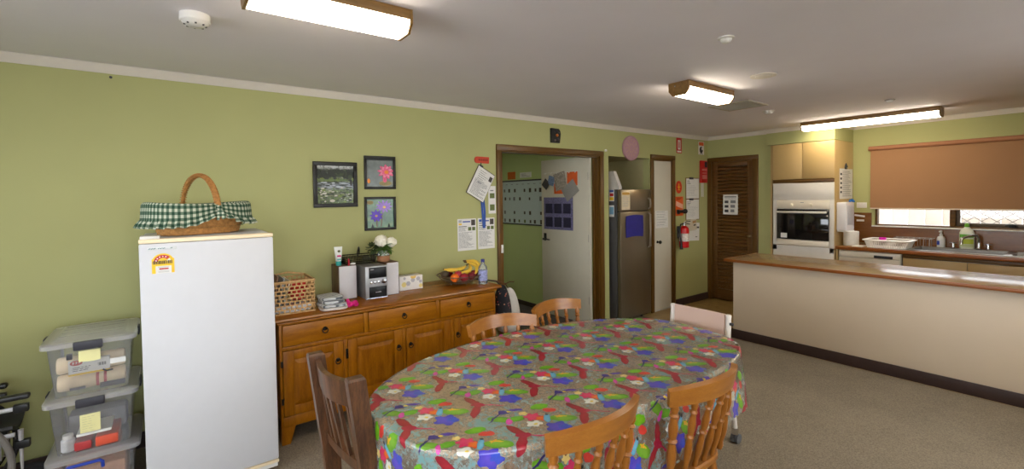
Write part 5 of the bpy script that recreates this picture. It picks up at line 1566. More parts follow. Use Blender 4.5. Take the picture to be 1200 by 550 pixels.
fixn(w.build('bag_body', FLOR, bg_, smooth=80))
w = MB().tube([(0.40, 2.36, 0.765), (0.39, 2.31, 0.812), (0.36, 2.245, 0.826), (0.30, 2.225, 0.824), (0.22, 2.215, 0.822), (0.15, 2.18, 0.82)], 0.006, 8)
w.build('strap', BLACK, bg_)
w = MB().tube([(0.40, 2.365, 0.76), (0.42, 2.39, 0.785), (0.43, 2.43, 0.80), (0.44, 2.47, 0.795)], 0.004, 8)
w.build('loose_cord', M('cord_brown', (96, 54, 34), 0.6), bg_)
bw_ = thing('white_bag', 'white cloth bag with a brown cord hanging behind the black floral bag', 'bag', (0.24, 2.52, 0.27))
w = MB().grid(bagfn(0.20, 2.585, 0.27, 0.69, 0.09, 0.13, 2.0), 36, 20, wrap=True)
fixn(w.build('bag_body', M('cotton_white', (214, 210, 206), 0.85, var=0.05, scale=30), bw_, smooth=80))
w = MB().tube([(0.20, 2.585, 0.68), (0.22, 2.53, 0.74), (0.28, 2.38, 0.795), (0.30, 2.25, 0.822), (0.27, 2.2, 0.8205)], 0.0045, 8)
w.build('cord', M('cord_brown2', (104, 60, 40), 0.6), bw_)

# ------------------------------------------------------------------ basket on the freezer
BKX, BKY, BZ = 0.53, 0.14, 1.378
bk_ = thing('picnic_basket', 'oval wicker basket lined with green gingham on top of the freezer', 'basket', (BKX, BKY, BZ))
ROT = R(62)          # long axis turned off the wall
cr_, sr_ = math.cos(ROT), math.sin(ROT)
def el(a, ra, rb, z, ex=2.4):
    ca, sa = math.cos(a), math.sin(a)
    q = (abs(ca) ** ex + abs(sa) ** ex) ** (-1 / ex)
    x, y = ra * q * ca, rb * q * sa
    return Vector((BKX - x * cr_ * 1.0 - y * sr_, BKY + x * sr_ - y * cr_, z)) if False else Vector((BKX - x * math.cos(ROT) + y * math.sin(ROT), BKY + x * math.sin(ROT) + y * math.cos(ROT), z))
w = MB()
NW = 96
rows = 12
vs, fs = [], []
for k in range(rows * 2 + 1):
    v_ = k / (rows * 2)
    for i in range(NW):
        a = 2 * PI * i / NW
        wv = 0.0028 * math.sin(i * PI / 2 + (PI if (k // 2) % 2 else 0)) * (1 if k % 2 else 0.2)
        vs.append(el(a, 0.205 + 0.055 * v_ + wv, 0.12 + 0.04 * v_ + wv, BZ + 0.002 + 0.16 * v_))
for k in range(rows * 2): fs += [(k * NW + i, k * NW + (i + 1) % NW, (k + 1) * NW + (i + 1) % NW, (k + 1) * NW + i) for i in range(NW)]
fs.append(tuple(range(NW - 1, -1, -1)))
w.add(vs, fs)
w.build('wicker_body', WICK, bk_, smooth=60)
# gingham
t = NT('gingham')
tc = t.n('ShaderNodeTexCoord'); sp = t.n('ShaderNodeSeparateXYZ'); t.l(tc.outputs['UV'], sp.inputs[0])
def stripe(s_):
    return t.math('GREATER_THAN', t.math('FRACT', t.math('DIVIDE', s_, 0.021)), 0.5)
s1, s2 = stripe(sp.outputs[0]), stripe(sp.outputs[1])
t.bsdf(t.ramp(t.math('MULTIPLY', t.math('ADD', s1, s2), 0.5), [(0.2, lin((188, 192, 174))), (0.25, lin((98, 118, 100))), (0.75, lin((98, 118, 100))), (0.8, lin((44, 70, 56)))]), 0.85, 0, 0.1)
t.m.node_tree.nodes[-2].color_ramp.interpolation = 'CONSTANT' if t.m.node_tree.nodes[-2].type == 'VALTORGB' else 'LINEAR'
for nd in t.m.node_tree.nodes:
    if nd.type == 'VALTORGB':
        nd.color_ramp.interpolation = 'CONSTANT'
GING = t.m
w = MB()
NG = 240
vs, fs, uvs = [], [], []
per_ = 1.32
prof = [(-0.022, -0.07), (-0.014, -0.03), (-0.006, 0.0), (0.004, 0.004), (0.012, -0.004), (0.015, -0.02), (0.017, -0.04), (0.019, -0.052), (0.021, -0.056), (0.03, -0.066), (0.036, -0.078)]
L = 0
for k, (o_, dz) in enumerate(prof):
    if k: L += math.hypot(o_ - prof[k - 1][0], dz - prof[k - 1][1])
    for i in range(NG):
        a = 2 * PI * i / NG
        hang = 1.0
        # gathered up beside the handle feet
        for af in (R(90), R(270)):
            dd = abs((a - af + PI) % (2 * PI) - PI)
            hang -= 0.42 * math.exp(-(dd / 0.33) ** 2)
        hang *= 1.62 + 0.1 * math.cos(2 * a)
        z = BZ + 0.168 + (dz * hang if dz < 0 and o_ > 0 else dz)
        ruf = 0.0
        if k >= 8: ruf = (0.004 if k == 8 else 0.008 if k == 9 else 0.012) * math.sin(a * 34 + 0.6 * math.sin(a * 5))
        z += 0.35 * ruf + 0.012 * abs(math.cos(a)) ** 3
        vs.append(el(a, 0.262 + o_ + ruf, 0.162 + o_ + ruf, z)); uvs.append((a / (2 * PI) * per_, L))
for k in range(len(prof) - 1): fs += [(k * NG + i, k * NG + (i + 1) % NG, (k + 1) * NG + (i + 1) % NG, (k + 1) * NG + i) for i in range(NG)]
b0 = len(vs)
w.add(vs, fs); w.uv = {i: q for i, q in enumerate(uvs)}
w.build('gingham_liner', GING, bk_, smooth=75)
w = MB()
w.fpoly(Fr(el(0, 0, 0, BZ + 0.05), (1, 0, 0), (0, 1, 0), (0, 0, 1)), [(0, 0), (0.001, 0), (0, 0.001)])
w = MB().poly([el(2 * PI * i / 48, 0.238, 0.14, BZ + 0.04) for i in range(48)])
w.uv = {i: (w.v[i].x, w.v[i].y) for i in range(48)}
w.build('liner_base', GING, bk_)
h = MB()
pts = []
for i in range(25):
    q = PI * i / 24
    p_ = el(R(90), 0.001, 0.168 * math.cos(q), BZ + 0.09 + 0.245 * math.sin(q) ** 0.9)
    c0 = el(0, 0, 0, 0)
    d_ = (el(R(90), 0.001, 1.0, 0) - Vector((BKX, BKY, 0))); d_.z = 0; d_.normalize()
    pts.append(Vector((BKX, BKY, 0)) + d_ * 0.172 * math.cos(q) + Vector((0, 0, BZ + 0.085 + 0.25 * math.sin(q) ** 0.85)))
h.tube(pts, 0.0125, 8, flat=(0.7, 1.25))
hd = h.build('handle', WICK, bk_)
w = MB()
for i in range(23):
    for t_ in (0.0, 0.5):
        p0 = pts[i].lerp(pts[i + 1], t_); tg = (pts[i + 1] - pts[i]).normalized()
        u = Vector((0, 0, 1)) - tg * tg.z
        if u.length < 0.05: u = d_.copy() - tg * d_.dot(tg)
        u.normalize(); wv_ = tg.cross(u)
        w.tube([p0 + u * 0.0105 * math.cos(2 * PI * k / 10) + wv_ * 0.0175 * math.sin(2 * PI * k / 10) + tg * 0.003 * math.cos(2 * PI * k / 10) for k in range(10)], 0.0026, 5, closed=True)
w.build('handle_binding', WICK, hd)
w = MB()
ft = pts[0] + Vector((0.03, 0.0, 0.065))
for dy, dz in ((0.03, -0.06), (-0.008, -0.07), (0.018, -0.065)):
    w.sheet(lambda u, v: ft + Vector((0.012 + 0.012 * v, (u - 0.5) * 0.014 + dy * v, dz * v)), 3, 6, 0.002)
w.ball(ft + Vector((0.012, 0, 0.0)), (0.012, 0.018, 0.012), 10)
w.uv = {i: (v_.y, v_.z) for i, v_ in enumerate(w.v)}
w.build('bow', GING, bk_)

# ------------------------------------------------------------------ storage boxes beside the freezer
TUB = CLEAR('tub_plastic', (226, 224, 226), 0.17, 0.2)
LID = CLEAR('lid_plastic', (212, 208, 208), 0.42, 0.3)
GLP = M('latch_grey', (54, 54, 62), 0.45); BLP = M('handle_blue', (40, 66, 170), 0.4)
names = ['lowest clear storage box of the stack beside the freezer, with a blue handle', 'middle clear storage box of the stack beside the freezer', 'top clear storage box of the stack beside the freezer, holding cream rolls']
for k in range(3):
    z0 = 0.004 + 0.2915 * k
    bx_ = thing('storage_box', names[k], 'storage box', (0.385, -0.345, z0), 0, 'clear storage boxes in a stack')
    w = MB()
    # tapered tub walls
    lo = (0.205, 0.558, -0.488, -0.202); hi = (0.185, 0.578, -0.508, -0.182)
    def rr(q, z, r_=0.03, ins=0.0):
        x0, x1, y0, y1 = q[0] + ins, q[1] - ins, q[2] + ins, q[3] - ins
        pts = []
        for cx, cy, a0 in ((x1 - r_, y1 - r_, 0), (x0 + r_, y1 - r_, 90), (x0 + r_, y0 + r_, 180), (x1 - r_, y0 + r_, 270)):
            for s_ in range(6):
                a = R(a0 + 18 * s_); pts.append((cx + r_ * math.cos(a), cy + r_ * math.sin(a), z))
        return pts
    rings = [rr(lo, z0 + 0.006, ins=0.012), rr(lo, z0 + 0.001, ins=0.02), rr(lo, z0), rr(lo, z0 + 0.012), rr(hi, z0 + 0.262), rr((hi[0] - 0.012, hi[1] + 0.012, hi[2] - 0.012, hi[3] + 0.012), z0 + 0.264), rr((hi[0] - 0.012, hi[1] + 0.012, hi[2] - 0.012, hi[3] + 0.012), z0 + 0.272)]
    n_ = len(rings[0]); vs = [p for r_ in rings[2:] for p in r_]; fs = []
    for j in range(len(rings) - 3): fs += [(j * n_ + i, j * n_ + (i + 1) % n_, (j + 1) * n_ + (i + 1) % n_, (j + 1) * n_ + i) for i in range(n_)]
    fs.append(tuple(range(n_ - 1, -1, -1)))
    w.add(vs, fs)
    w.build('tub', TUB, bx_, smooth=50)
    w = MB()
    big = (hi[0] - 0.022, hi[1] + 0.022, hi[2] - 0.022, hi[3] + 0.022)
    rings = [rr(big, z0 + 0.256, 0.04), rr(big, z0 + 0.276, 0.04), rr(big, z0 + 0.282, 0.04, 0.006), rr(big, z0 + 0.282, 0.04, 0.03), rr(big, z0 + 0.291, 0.035, 0.045)]
    vs = [p for r_ in rings for p in r_]; fs = []
    for j in range(len(rings) - 1): fs += [(j * n_ + i, j * n_ + (i + 1) % n_, (j + 1) * n_ + (i + 1) % n_, (j + 1) * n_ + i) for i in range(n_)]
    fs.append(tuple(range((len(rings) - 1) * n_, len(rings) * n_)))
    w.add(vs, fs)
    ld = w.build('lid', LID, bx_, smooth=40)
    if k == 2:
        w = MB()
        for q in range(4): w.box((0.25 + q * 0.075, -0.47, z0 + 0.2915), (0.262 + q * 0.075, -0.22, z0 + 0.2935), 0.001)
        w.build('lid_ribs', LID, ld)
    if k:
        w = MB().box((0.592, -0.405, z0 + 0.238), (0.612, -0.293, z0 + 0.281), 0.006)
        w.build('front_latch', GLP, bx_)
        w = MB().box((0.36, -0.536, z0 + 0.235), (0.44, -0.528, z0 + 0.281), 0.003).build('side_latch', GLP, bx_)
        w = MB().box((0.36, -0.162, z0 + 0.235), (0.44, -0.154, z0 + 0.281), 0.003).build('side_latch', GLP, bx_)
    else:
        w = MB().tube([(0.602, -0.45, z0 + 0.205), (0.612, -0.45, z0 + 0.235), (0.612, -0.44, z0 + 0.245), (0.612, -0.32, z0 + 0.245), (0.612, -0.31, z0 + 0.235), (0.602, -0.31, z0 + 0.205)], 0.008, 10)
        w.build('front_handle', BLP, bx_)
NOTE = M('sticky_note', (232, 226, 164), 0.7, var=0.02)
BF = PX(0.582)
w = MB()
w.sheet(lambda u, v: (0.5835 + 0.006 * (1 - v), -0.388 + 0.083 * u, 0.757 + 0.058 * v + 0.01 * (1 - v) * abs(u - 0.6)), 6, 4, 0.0008)
tag(w.build('sticky_note', NOTE), 'pale yellow note stuck on the front of the top storage box', 'note')
w = MB().fbox(PX(0.581), -0.393, -0.315, 0.395, 0.487, 0.0, 0.0012)
lines(w, PX(0.581), -0.385, -0.322, 0.475, 7, 0.012, 0.002, 0.0016, 1, seed=9)
tag(w.build('sticky_note', [NOTE, M('note_ink', (196, 196, 150), 0.7)]), 'pale yellow note stuck on the front of the middle storage box', 'note')
w = MB().fbox(PX(0.580), -0.27, -0.207, 0.725, 0.752, 0.0, 0.0012)
tag(w.build('blank_label', PAPER), 'small blank white label on the top storage box, beside the printed carton', 'label')
CRL = M('cream_roll', (226, 204, 168), 0.8, var=0.06, scale=40)
for i, (z, lab) in enumerate(((0.645, 'lower cream fabric roll lying in the top storage box'), (0.735, 'upper cream fabric roll lying in the top storage box'))):
    y0, y1 = -0.48, -0.212
    o = thing('fabric_roll', lab, 'fabric roll', (0.505, -0.345, z - 0.042))
    MB().lathe([(0.015, 0), (0.038, 0.003), (0.042, 0.012), (0.042, y1 - y0 - 0.012), (0.038, y1 - y0 - 0.003), (0.015, y1 - y0)], (0.505, y0, z), (0, 1, 0), 24).build('roll', CRL, o)
    if i == 0:
        for yy in (-0.33, -0.30): MB().lathe([(0.0425, 0), (0.0425, 0.012)], (0.505, yy, z), (0, 1, 0), 24).build('stripe', M('stripe_red', (170, 50, 60), 0.7), o)
        w = MB().box((0.5475, -0.315, z - 0.045), (0.55, -0.215, z - 0.018), 0.0008).box((0.5475, -0.43, z - 0.034), (0.55, -0.37, z - 0.02), 0.0008)
        w.build('dark_print', DGREY, o)
ct = thing('printed_carton', 'white carton with a red oval logo and yellow stripe in the top storage box', 'carton', (0.555, -0.35, 0.668))
MB().box((0.549, -0.43, 0.688), (0.564, -0.272, 0.765), 0.001).build('card', PAPER, ct)
CFm = PX(0.5643)
w = MB().frect(CFm, -0.43, -0.272, 0.678 + 0.011, 0.678 + 0.021, 0, 0).fell(CFm, -0.40, 0.752, 0.024, 0.013, 0, 1, 24)
for q in ((-0.414, 0.0), (-0.402, 0.002), (-0.39, 0.004)):
    w.frect(CFm, q[0], q[0] + 0.003, 0.746 + q[1], 0.758 + q[1], 0.0004, 2).frect(CFm, q[0] + 0.003, q[0] + 0.008, 0.755 + q[1], 0.758 + q[1], 0.0004, 2).frect(CFm, q[0] + 0.003, q[0] + 0.007, 0.750 + q[1], 0.7525 + q[1], 0.0004, 2)
lines(w, CFm, -0.415, -0.345, 0.730, 3, 0.008, 0.003, 0.0004, 3, seed=2)
for k in range(9): w.frect(CFm, -0.318 + k * 0.0035, -0.318 + k * 0.0035 + 0.0012 + 0.0008 * (k % 3), 0.722, 0.738, 0.0004, 3)
w.build('carton_print', [YELLOW, RED, PAPER, INKD], ct)
w = MB().tube([(0.57, -0.30, 0.70), (0.572, -0.285, 0.69), (0.57, -0.26, 0.692)], 0.004, 8).box((0.56, -0.435, 0.775), (0.574, -0.412, 0.806), 0.004)
tag(w.build('dark_clips', DGREY), 'dark clips beside the carton in the top storage box', 'clips')
# middle box contents
w = MB().box((0.40, -0.41, 0.375), (0.572, -0.275, 0.388), 0.002)
tag(w.build('white_folder', PAPER), 'white folder lying in the middle storage box behind its note', 'folder')
o = MB().box((0.36, -0.42, 0.303), (0.566, -0.355, 0.345), 0.005)
tag(o.build('red_case', M('case_red', (176, 56, 58), 0.5)), 'red case lying in the middle storage box', 'case')
o = MB().box((0.36, -0.34, 0.303), (0.568, -0.25, 0.352), 0.006)
tag(o.build('orange_case', M('case_orange', (216, 86, 60), 0.5)), 'orange-red case at the right in the middle storage box', 'case')
bt = thing('pill_bottle', 'squat white bottle at the left in the middle storage box', 'bottle', (0.5, -0.455, 0.303))
MB().lathe([(0.026, 0), (0.028, 0.004), (0.028, 0.055), (0.02, 0.062), (0.018, 0.066)], (0.52, -0.447, 0.301), n=20).build('body', M('bottle_white', (222, 222, 226), 0.5, var=0.08, scale=50), bt)
MB().lathe([(0.021, 0.062), (0.021, 0.082), (0, 0.084)], (0.52, -0.447, 0.301), n=20).build('cap', WHITE, bt)
w = MB().box((0.24, -0.47, 0.012), (0.545, -0.225, 0.2), 0.02)
tag(w.build('peach_bundle', M('bundle_peach', (214, 160, 130), 0.8, var=0.15, scale=20)), 'peach-coloured bundle inside the lowest storage box', 'bundle')
w = MB().box((0.24, -0.47, 0.303), (0.36, -0.225, 0.42), 0.02)
tag(w.build('grey_bundle', M('bundle_grey', (120, 120, 124), 0.8, var=0.15, scale=20)), 'grey bundle at the back of the middle storage box', 'bundle')

# ------------------------------------------------------------------ wheelchair at the left edge
wh = thing('wheelchair', 'wheelchair at the far left edge, partly in view beside the storage boxes', 'wheelchair', (0.33, -0.955, 0))
TYR = M('tyre_grey', (112, 108, 104), 0.7, var=0.08); TYB = M('tyre_black', (34, 32, 34), 0.7)
for x, m_ in ((0.50, TYR), (0.16, TYB)):
    w = MB().tube([(x, -0.980 + 0.285 * math.cos(2 * PI * k / 48), 0.3 + 0.285 * math.sin(2 * PI * k / 48)) for k in range(48)], 0.0145, 10, closed=True)
    wl = w.build('rear_wheel', m_, wh)
    wl.location.y += 0.045 if x > 0.4 else 0.0
    sg = 1 if x > 0.4 else -1
    MB().tube([(x + sg * 0.03, -0.980 + 0.25 * math.cos(2 * PI * k / 48), 0.3 + 0.25 * math.sin(2 * PI * k / 48)) for k in range(48)], 0.008, 8, closed=True).build('push_rim', CHROME, wl)
    w = MB().cyl((x - 0.03, -0.980, 0.3), (x + 0.03, -0.980, 0.3), 0.022, n=16)
    for k in range(18):
        a = 2 * PI * k / 18
        w.tube([(x + 0.015 * (1 if k % 2 else -1), -0.980, 0.3), (x, -0.980 + 0.275 * math.cos(a), 0.3 + 0.275 * math.sin(a))], 0.0016, 5)
    w.build('spokes', STEEL, wl)
    xs = x - sg * 0.045
    MB().box((xs - 0.022, -1.040, 0.592), (xs + 0.022, -0.622, 0.618), 0.009).build('armrest', BLACK, wh)
    w = MB().tube([(xs, -1.080, 0.548), (xs, -0.680, 0.548)], 0.011, 10)
    w.tube([(xs, -1.110, 0.18), (xs, -1.110, 0.92), (xs, -1.130, 0.945), (xs, -1.180, 0.95)], 0.011, 10).tube([(xs, -1.110, 0.42), (xs, -0.680, 0.42)], 0.011, 10).tube([(xs, -1.110, 0.22), (xs, -0.660, 0.22), (xs, -0.660, 0.44)], 0.011, 10)
    w.build('side_frame', M('frame_silver', (196, 196, 202), 0.3, 0.3), wh)
    for zz in (0.548, 0.368):
        MB().box((xs - 0.016, -0.682, zz - 0.02), (xs + 0.016, -0.627, zz + 0.02), 0.005).build('tube_clamp', BLACK, wh)
    MB().tube([(xs, -1.140, 0.948), (xs, -1.250, 0.95)], 0.016, 12).build('push_grip', BLACK, wh)
    w = MB().tube([(x - sg * 0.06, -0.580 - 0.05 + 0.07 * math.cos(2 * PI * k / 24), 0.085 + 0.07 * math.sin(2 * PI * k / 24)) for k in range(24)], 0.013, 8, closed=True)
    w.cyl((x - sg * 0.06 - 0.02, -0.630, 0.085), (x - sg * 0.06 + 0.02, -0.630, 0.085), 0.07, n=20)
    w.build('front_caster', TYB, wh)
for o_ in wh.children:
    if o_.data and sum(v_.co.x for v_ in o_.data.vertices) / len(o_.data.vertices) + 0.33 > 0.33 and o_.name.split('.')[0] in ('armrest', 'side_frame', 'tube_clamp', 'push_grip'):
        o_.location.y += 0.036
    elif o_.data and o_.name.split('.')[0] in ('armrest', 'tube_clamp', 'side_frame', 'push_grip'):
        o_.location.y -= 0.09
VN = M('black_vinyl', (36, 36, 40), 0.5)
fixn(MB().sheet(lambda u, v: (0.2 + 0.26 * u, -1.110 + 0.46 * v, 0.46 - 0.04 * math.sin(PI * u)), 12, 6, 0.014).build('seat', VN, wh))
fixn(MB().sheet(lambda u, v: (0.2 + 0.26 * u, -1.110 - 0.03 * math.sin(PI * u), 0.50 + 0.4 * v), 12, 6, 0.014).build('backrest', VN, wh))
# ------------------------------------------------------------------ far end of the long wall: safety signs and papers
def plate(name, label, a0, a1, b0, b1, mat, draw, mats, cat='wall sign', fr=LW):
    r_ = thing(name, label, cat, fr.p((a0 + a1) / 2, b0))
    MB().fbox(fr, a0, a1, b0, b1, 0.0008, 0.004, 0.001).build('plate', mat, r_)
    w = MB(); draw(w); w.build('symbol', mats, r_)
    return r_
WHP = M('sign_white', (226, 220, 210), 0.5)
def d_ext(w):
    w.frect(LW, 5.665, 5.728, 2.185, 2.315, 0.0045, 0)
    w.frect(LW, 5.684, 5.708, 2.205, 2.285, 0.005, 1).frect(LW, 5.69, 5.702, 2.285, 2.3, 0.005, 1)
    w.frect(LW, 5.65, 5.745, 2.146, 2.168, 0.0045, 0)
plate('extinguisher_sign', 'red sign with a white extinguisher symbol high above the fire extinguisher', 5.634, 5.76, 2.134, 2.346, RED, d_ext, [WHP, RED])
def d_fb(w):
    w.frect(LW, 6.19, 6.315, 2.268, 2.318, 0.0045, 0)
    w.fell(LW, 6.25, 2.205, 0.045, 0.05, 0.0045, 1, 16).fell(LW, 6.275, 2.225, 0.02, 0.022, 0.005, 2, 12)
    w.frect(LW, 6.2, 6.3, 2.146, 2.152, 0.0045, 1)
plate('phone_sign', 'white sign with orange band and black symbol in the wall corner, above the red pouch', 6.182, 6.325, 2.138, 2.324, WHP, d_fb, [ORANGE, BLACK, WHP])
pc = thing('fire_blanket', 'tall red fire blanket pouch on the wall corner with white tapes hanging', 'fire blanket', (0.0, 6.285, 1.72))
MB().fbox(LW, 6.2, 6.37, 1.725, 2.05, 0.001, 0.035, 0.01).build('pouch', RED, pc)
w = MB().frect(LW, 6.22, 6.35, 1.9, 1.93, 0.0355, 0).frect(LW, 6.225, 6.34, 1.86, 1.875, 0.0355, 0).frect(LW, 6.225, 6.345, 1.78, 1.84, 0.0355, 0).frect(LW, 6.29, 6.355, 1.95, 2.03, 0.0355, 1)
w.build('pouch_print', [M('print_rose', (206, 120, 112), 0.5), INKD], pc)
w = MB()
for a in (6.235, 6.275): w.fbox(LW, a, a + 0.014, 1.52, 1.727, 0.012, 0.015)
w.build('pull_tape', PAPER, pc)
rs = thing('round_extinguisher_sign', 'red oval sign with a white mark above the orange notice', 'wall sign', (0.0, 5.69, 1.575))
fixn(MB().fprism(LW, [(5.687 + 0.072 * math.cos(2 * PI * i / 24), 1.662 + 0.088 * math.sin(2 * PI * i / 24)) for i in range(24)] , 0.001, 0.005).build('plate', M('sign_red2', (208, 58, 34), 0.45), rs))
w = MB().frect(LW, 5.68, 5.694, 1.63, 1.71, 0.0056, 0).frect(LW, 5.655, 5.72, 1.66, 1.668, 0.0056, 0).frect(LW, 5.665, 5.71, 1.62, 1.626, 0.0056, 0)
w.build('symbol', [YELLOW], rs)
def d_or(w):
    w.fpoly(LW, [(5.62, 1.47), (5.78, 1.42), (5.78, 1.36), (5.62, 1.40)], 0.0045, 0)
    for k in range(3): w.frect(LW, 5.63, 5.77 - 0.03 * k, 1.51 - k * 0.012, 1.517 - k * 0.012, 0.0045, 1)
    w.frect(LW, 5.63, 5.7, 1.3, 1.308, 0.0045, 1)
plate('orange_notice', 'orange notice with a pale band on the wall directly above the extinguisher', 5.61, 5.79, 1.262, 1.53, ORANGE, d_or, [M('band_pink', (232, 176, 150), 0.5), M('or_ink', (150, 50, 20), 0.6)], 'notice')
# two clip-boarded pages one above the other, loose sheets below
BRD = M('board_tan', (128, 96, 60), 0.6)
for lab, b0, b1, sd_ in (('upper of two clipboards of white pages on the wall near the corner', 1.5, 1.785, 1), ('lower of two clipboards of white pages on the wall near the corner', 1.2, 1.485, 2)):
    cb = thing('wall_clipboard', lab, 'clipboard', (0.0, 6.02, b0))
    MB().fbox(LW, 5.85, 6.195, b0 - 0.01, b1 + 0.01, 0.001, 0.005, 0.001).build('board', BRD, cb)
    w = MB().fbox(LW, 5.865, 6.18, b0, b1, 0.0052, 0.008, 0, 0)
    lines(w, LW, 5.885, 5.98, b1 - 0.03, 3, 0.02, 0.007, 0.0086, 7, seed=sd_)
    lines(w, LW, 5.885, 6.165, b1 - 0.1, 9, 0.018, 0.004, 0.0086, 4, seed=sd_ + 3)
    w.build('pages', DOCM, cb)
    MB().fbox(LW, 5.93, 6.03, b1 - 0.012, b1 + 0.018, 0.0082, 0.016, 0.003).build('clip', DGREY, cb)
w = MB()
f_ = rotfr(LW, 5.86, 0.90, R(-3))
w.fbox(f_, 0.06, 0.33, 0.0, 0.26, 0.001, 0.003, 0, 0)
lines(w, f_, 0.07, 0.3, 0.23, 5, 0.02, 0.004, 0.0036, 4, seed=6)
w.frect(f_, 0.22, 0.32, 0.18, 0.205, 0.0036, 2).frect(f_, 0.23, 0.28, 0.05, 0.06, 0.0036, 2)
tag(w.build('loose_notice', DOCM), 'untidy white pages pinned right of the fire extinguisher', 'paper notice')
w = MB()
f2 = rotfr(LW, 5.83, 1.02, R(6))
w.fbox(f2, 0.0, 0.3, 0.0, 0.16, 0.004, 0.006, 0, 0)
w.frect(f2, 0.2, 0.29, 0.1, 0.135, 0.0065, 1).frect(f2, 0.22, 0.28, 0.06, 0.08, 0.0065, 2)
tag(w.build('loose_notice', [M('paper_tan', (206, 196, 176), 0.7), M('tan_card', (176, 134, 84), 0.6), PHOTO1]), 'cream page pinned overlapping below the lower wall clipboard', 'paper notice')
# fire extinguisher
ex = thing('fire_extinguisher', 'red fire extinguisher with white label hung on the wall beside the narrow door', 'fire extinguisher', (0.09, 5.66, 0.82))
EX, EY = 0.092, 5.672
EXR = M('extinguisher_red', (196, 22, 24), 0.3)
MB().lathe([(0.05, 0), (0.064, 0.006), (0.066, 0.02), (0.066, 0.24), (0.058, 0.275), (0.03, 0.3), (0.02, 0.305)], (EX, EY, 0.825), n=28).build('cylinder', EXR, ex)
MB().lathe([(0.0668, 0.09), (0.0668, 0.2)], (EX, EY, 0.825), n=28).build('label', M('ext_label', (222, 210, 200), 0.5, var=0.25, scale=50), ex)
MB().lathe([(0.02, 0.3), (0.02, 0.33), (0.014, 0.335), (0.014, 0.35), (0, 0.352)], (EX, EY, 0.825), n=18).build('valve', CHROME, ex)
w = MB().tube([(EX, EY, 1.165), (EX + 0.03, EY + 0.02, 1.185), (EX + 0.07, EY + 0.045, 1.19)], 0.007, 8).tube([(EX, EY, 1.15), (EX + 0.03, EY + 0.02, 1.155), (EX + 0.065, EY + 0.04, 1.15)], 0.006, 8)
w.build('squeeze_handle', BLACK, ex)
w = MB().tube([(EX, EY, 1.16), (EX - 0.01, EY - 0.06, 1.15), (EX - 0.01, EY - 0.09, 1.08), (EX, EY - 0.088, 0.98), (EX + 0.01, EY - 0.083, 0.9)], 0.011, 10)
w.build('hose', BLACK, ex)
w = MB().lathe([(0.012, 0), (0.014, 0.05), (0.022, 0.09), (0.026, 0.1)], (EX + 0.01, EY - 0.082, 0.91), (0, 0, -1), 14)
w.build('nozzle', BLACK, ex)
MB().box((0.001, EY - 0.03, 0.95), (0.026, EY + 0.03, 1.12), 0.003).build('wall_bracket', DGREY, ex)
bh = thing('black_torch', 'black torch on a bracket above the fire extinguisher', 'torch', (0.05, 5.66, 1.3))
MB().tube([(0.05, 5.60, 1.325), (0.06, 5.70, 1.325)], [0.019, 0.019], 14).build('barrel', BLACK, bh)
MB().lathe([(0.02, 0), (0.033, 0.03), (0.033, 0.055)], (0.06, 5.7, 1.325), (0.1, 1, 0), 18).build('head', BLACK, bh)
MB().box((0.004, 5.63, 1.29), (0.04, 5.66, 1.35), 0.004).build('bracket', DGREY, bh)
# paper on narrow door, notice on louvred door
w = MB().fbox(LW, 5.165, 5.44, 1.115, 1.345, -0.0035, -0.002, 0, 0)
for r_ in range(6):
    w.frect(LW, 5.18, 5.425, 1.14 + r_ * 0.035, 1.1415 + r_ * 0.035, -0.0015, 4)
lines(w, LW, 5.185, 5.42, 1.335, 6, 0.035, 0.008, -0.0014, 4, seed=12)
tag(w.build('door_notice', DOCM), 'white printed page on the narrow cream cupboard door', 'paper notice')
w = MB().fbox(B, 0.236, 0.45, 1.262, 1.55, 0.0005, 0.002, 0, 0)
w.frect(B, 0.255, 0.43, 1.508, 1.522, 0.0026, 7)
for r_ in range(3):
    w.frect(B, 0.258, 0.315, 1.425 - r_ * 0.065, 1.462 - r_ * 0.065, 0.0026, 7)
    w.frect(B, 0.345, 0.42 - 0.01 * r_, 1.425 - r_ * 0.065, 1.466 - r_ * 0.065, 0.0026, 1)
lines(w, B, 0.255, 0.43, 1.495, 2, 0.013, 0.004, 0.0026, 1, seed=15)
tag(w.build('door_notice', DOCM), 'white notice with small pictures on the brown louvred door', 'paper notice')

# ------------------------------------------------------------------ on the steel fridge
F2 = PX(0.1225)
w = MB().fbox(F2, 4.332, 4.485, 1.385, 1.6, 0.0, 0.0015, 0, 0)
w.frect(F2, 4.34, 4.478, 1.565, 1.595, 0.002, 2); lines(w, F2, 4.345, 4.475, 1.55, 8, 0.017, 0.005, 0.002, 1, seed=21)
tag(w.build('fridge_note', [M('note_cream', (216, 200, 170), 0.7), INKL, M('note_band', (196, 150, 70), 0.6)]), 'cream printed note on the upper door of the steel fridge', 'paper notice')
w = MB().sheet(lambda u, v: (0.128 + 0.006 * math.sin(PI * u), 4.405 + 0.32 * u + 0.012 * math.sin(PI * v) * (u - 0.5), 1.045 + 0.262 * v + 0.012 * math.sin(PI * u)), 14, 10, 0.008)
o = w.build('blue_pot_mat', M('mat_navy', (40, 36, 120), 0.7, var=0.08)); fixn(o)
tag(o, 'dark blue square mat stuck on the lower door of the steel fridge', 'mat')
S2 = Fr((0, 4.312, 0), (1, 0, 0), (0, 0, 1), (0, -1, 0))
w = MB().fbox(S2, -0.052, 0.026, 1.49, 1.63, 0.001, 0.003, 0, 0).frect(S2, -0.045, 0.02, 1.6, 1.625, 0.0035, 1).frect(S2, -0.04, 0.018, 1.55, 1.585, 0.0035, 2).frect(S2, -0.045, 0.02, 1.5, 1.54, 0.0035, 3)
tag(w.build('side_notice', [PAPER, BLUE, RED, YELLOW]), 'small colourful leaflet high on the side of the steel fridge', 'paper notice')
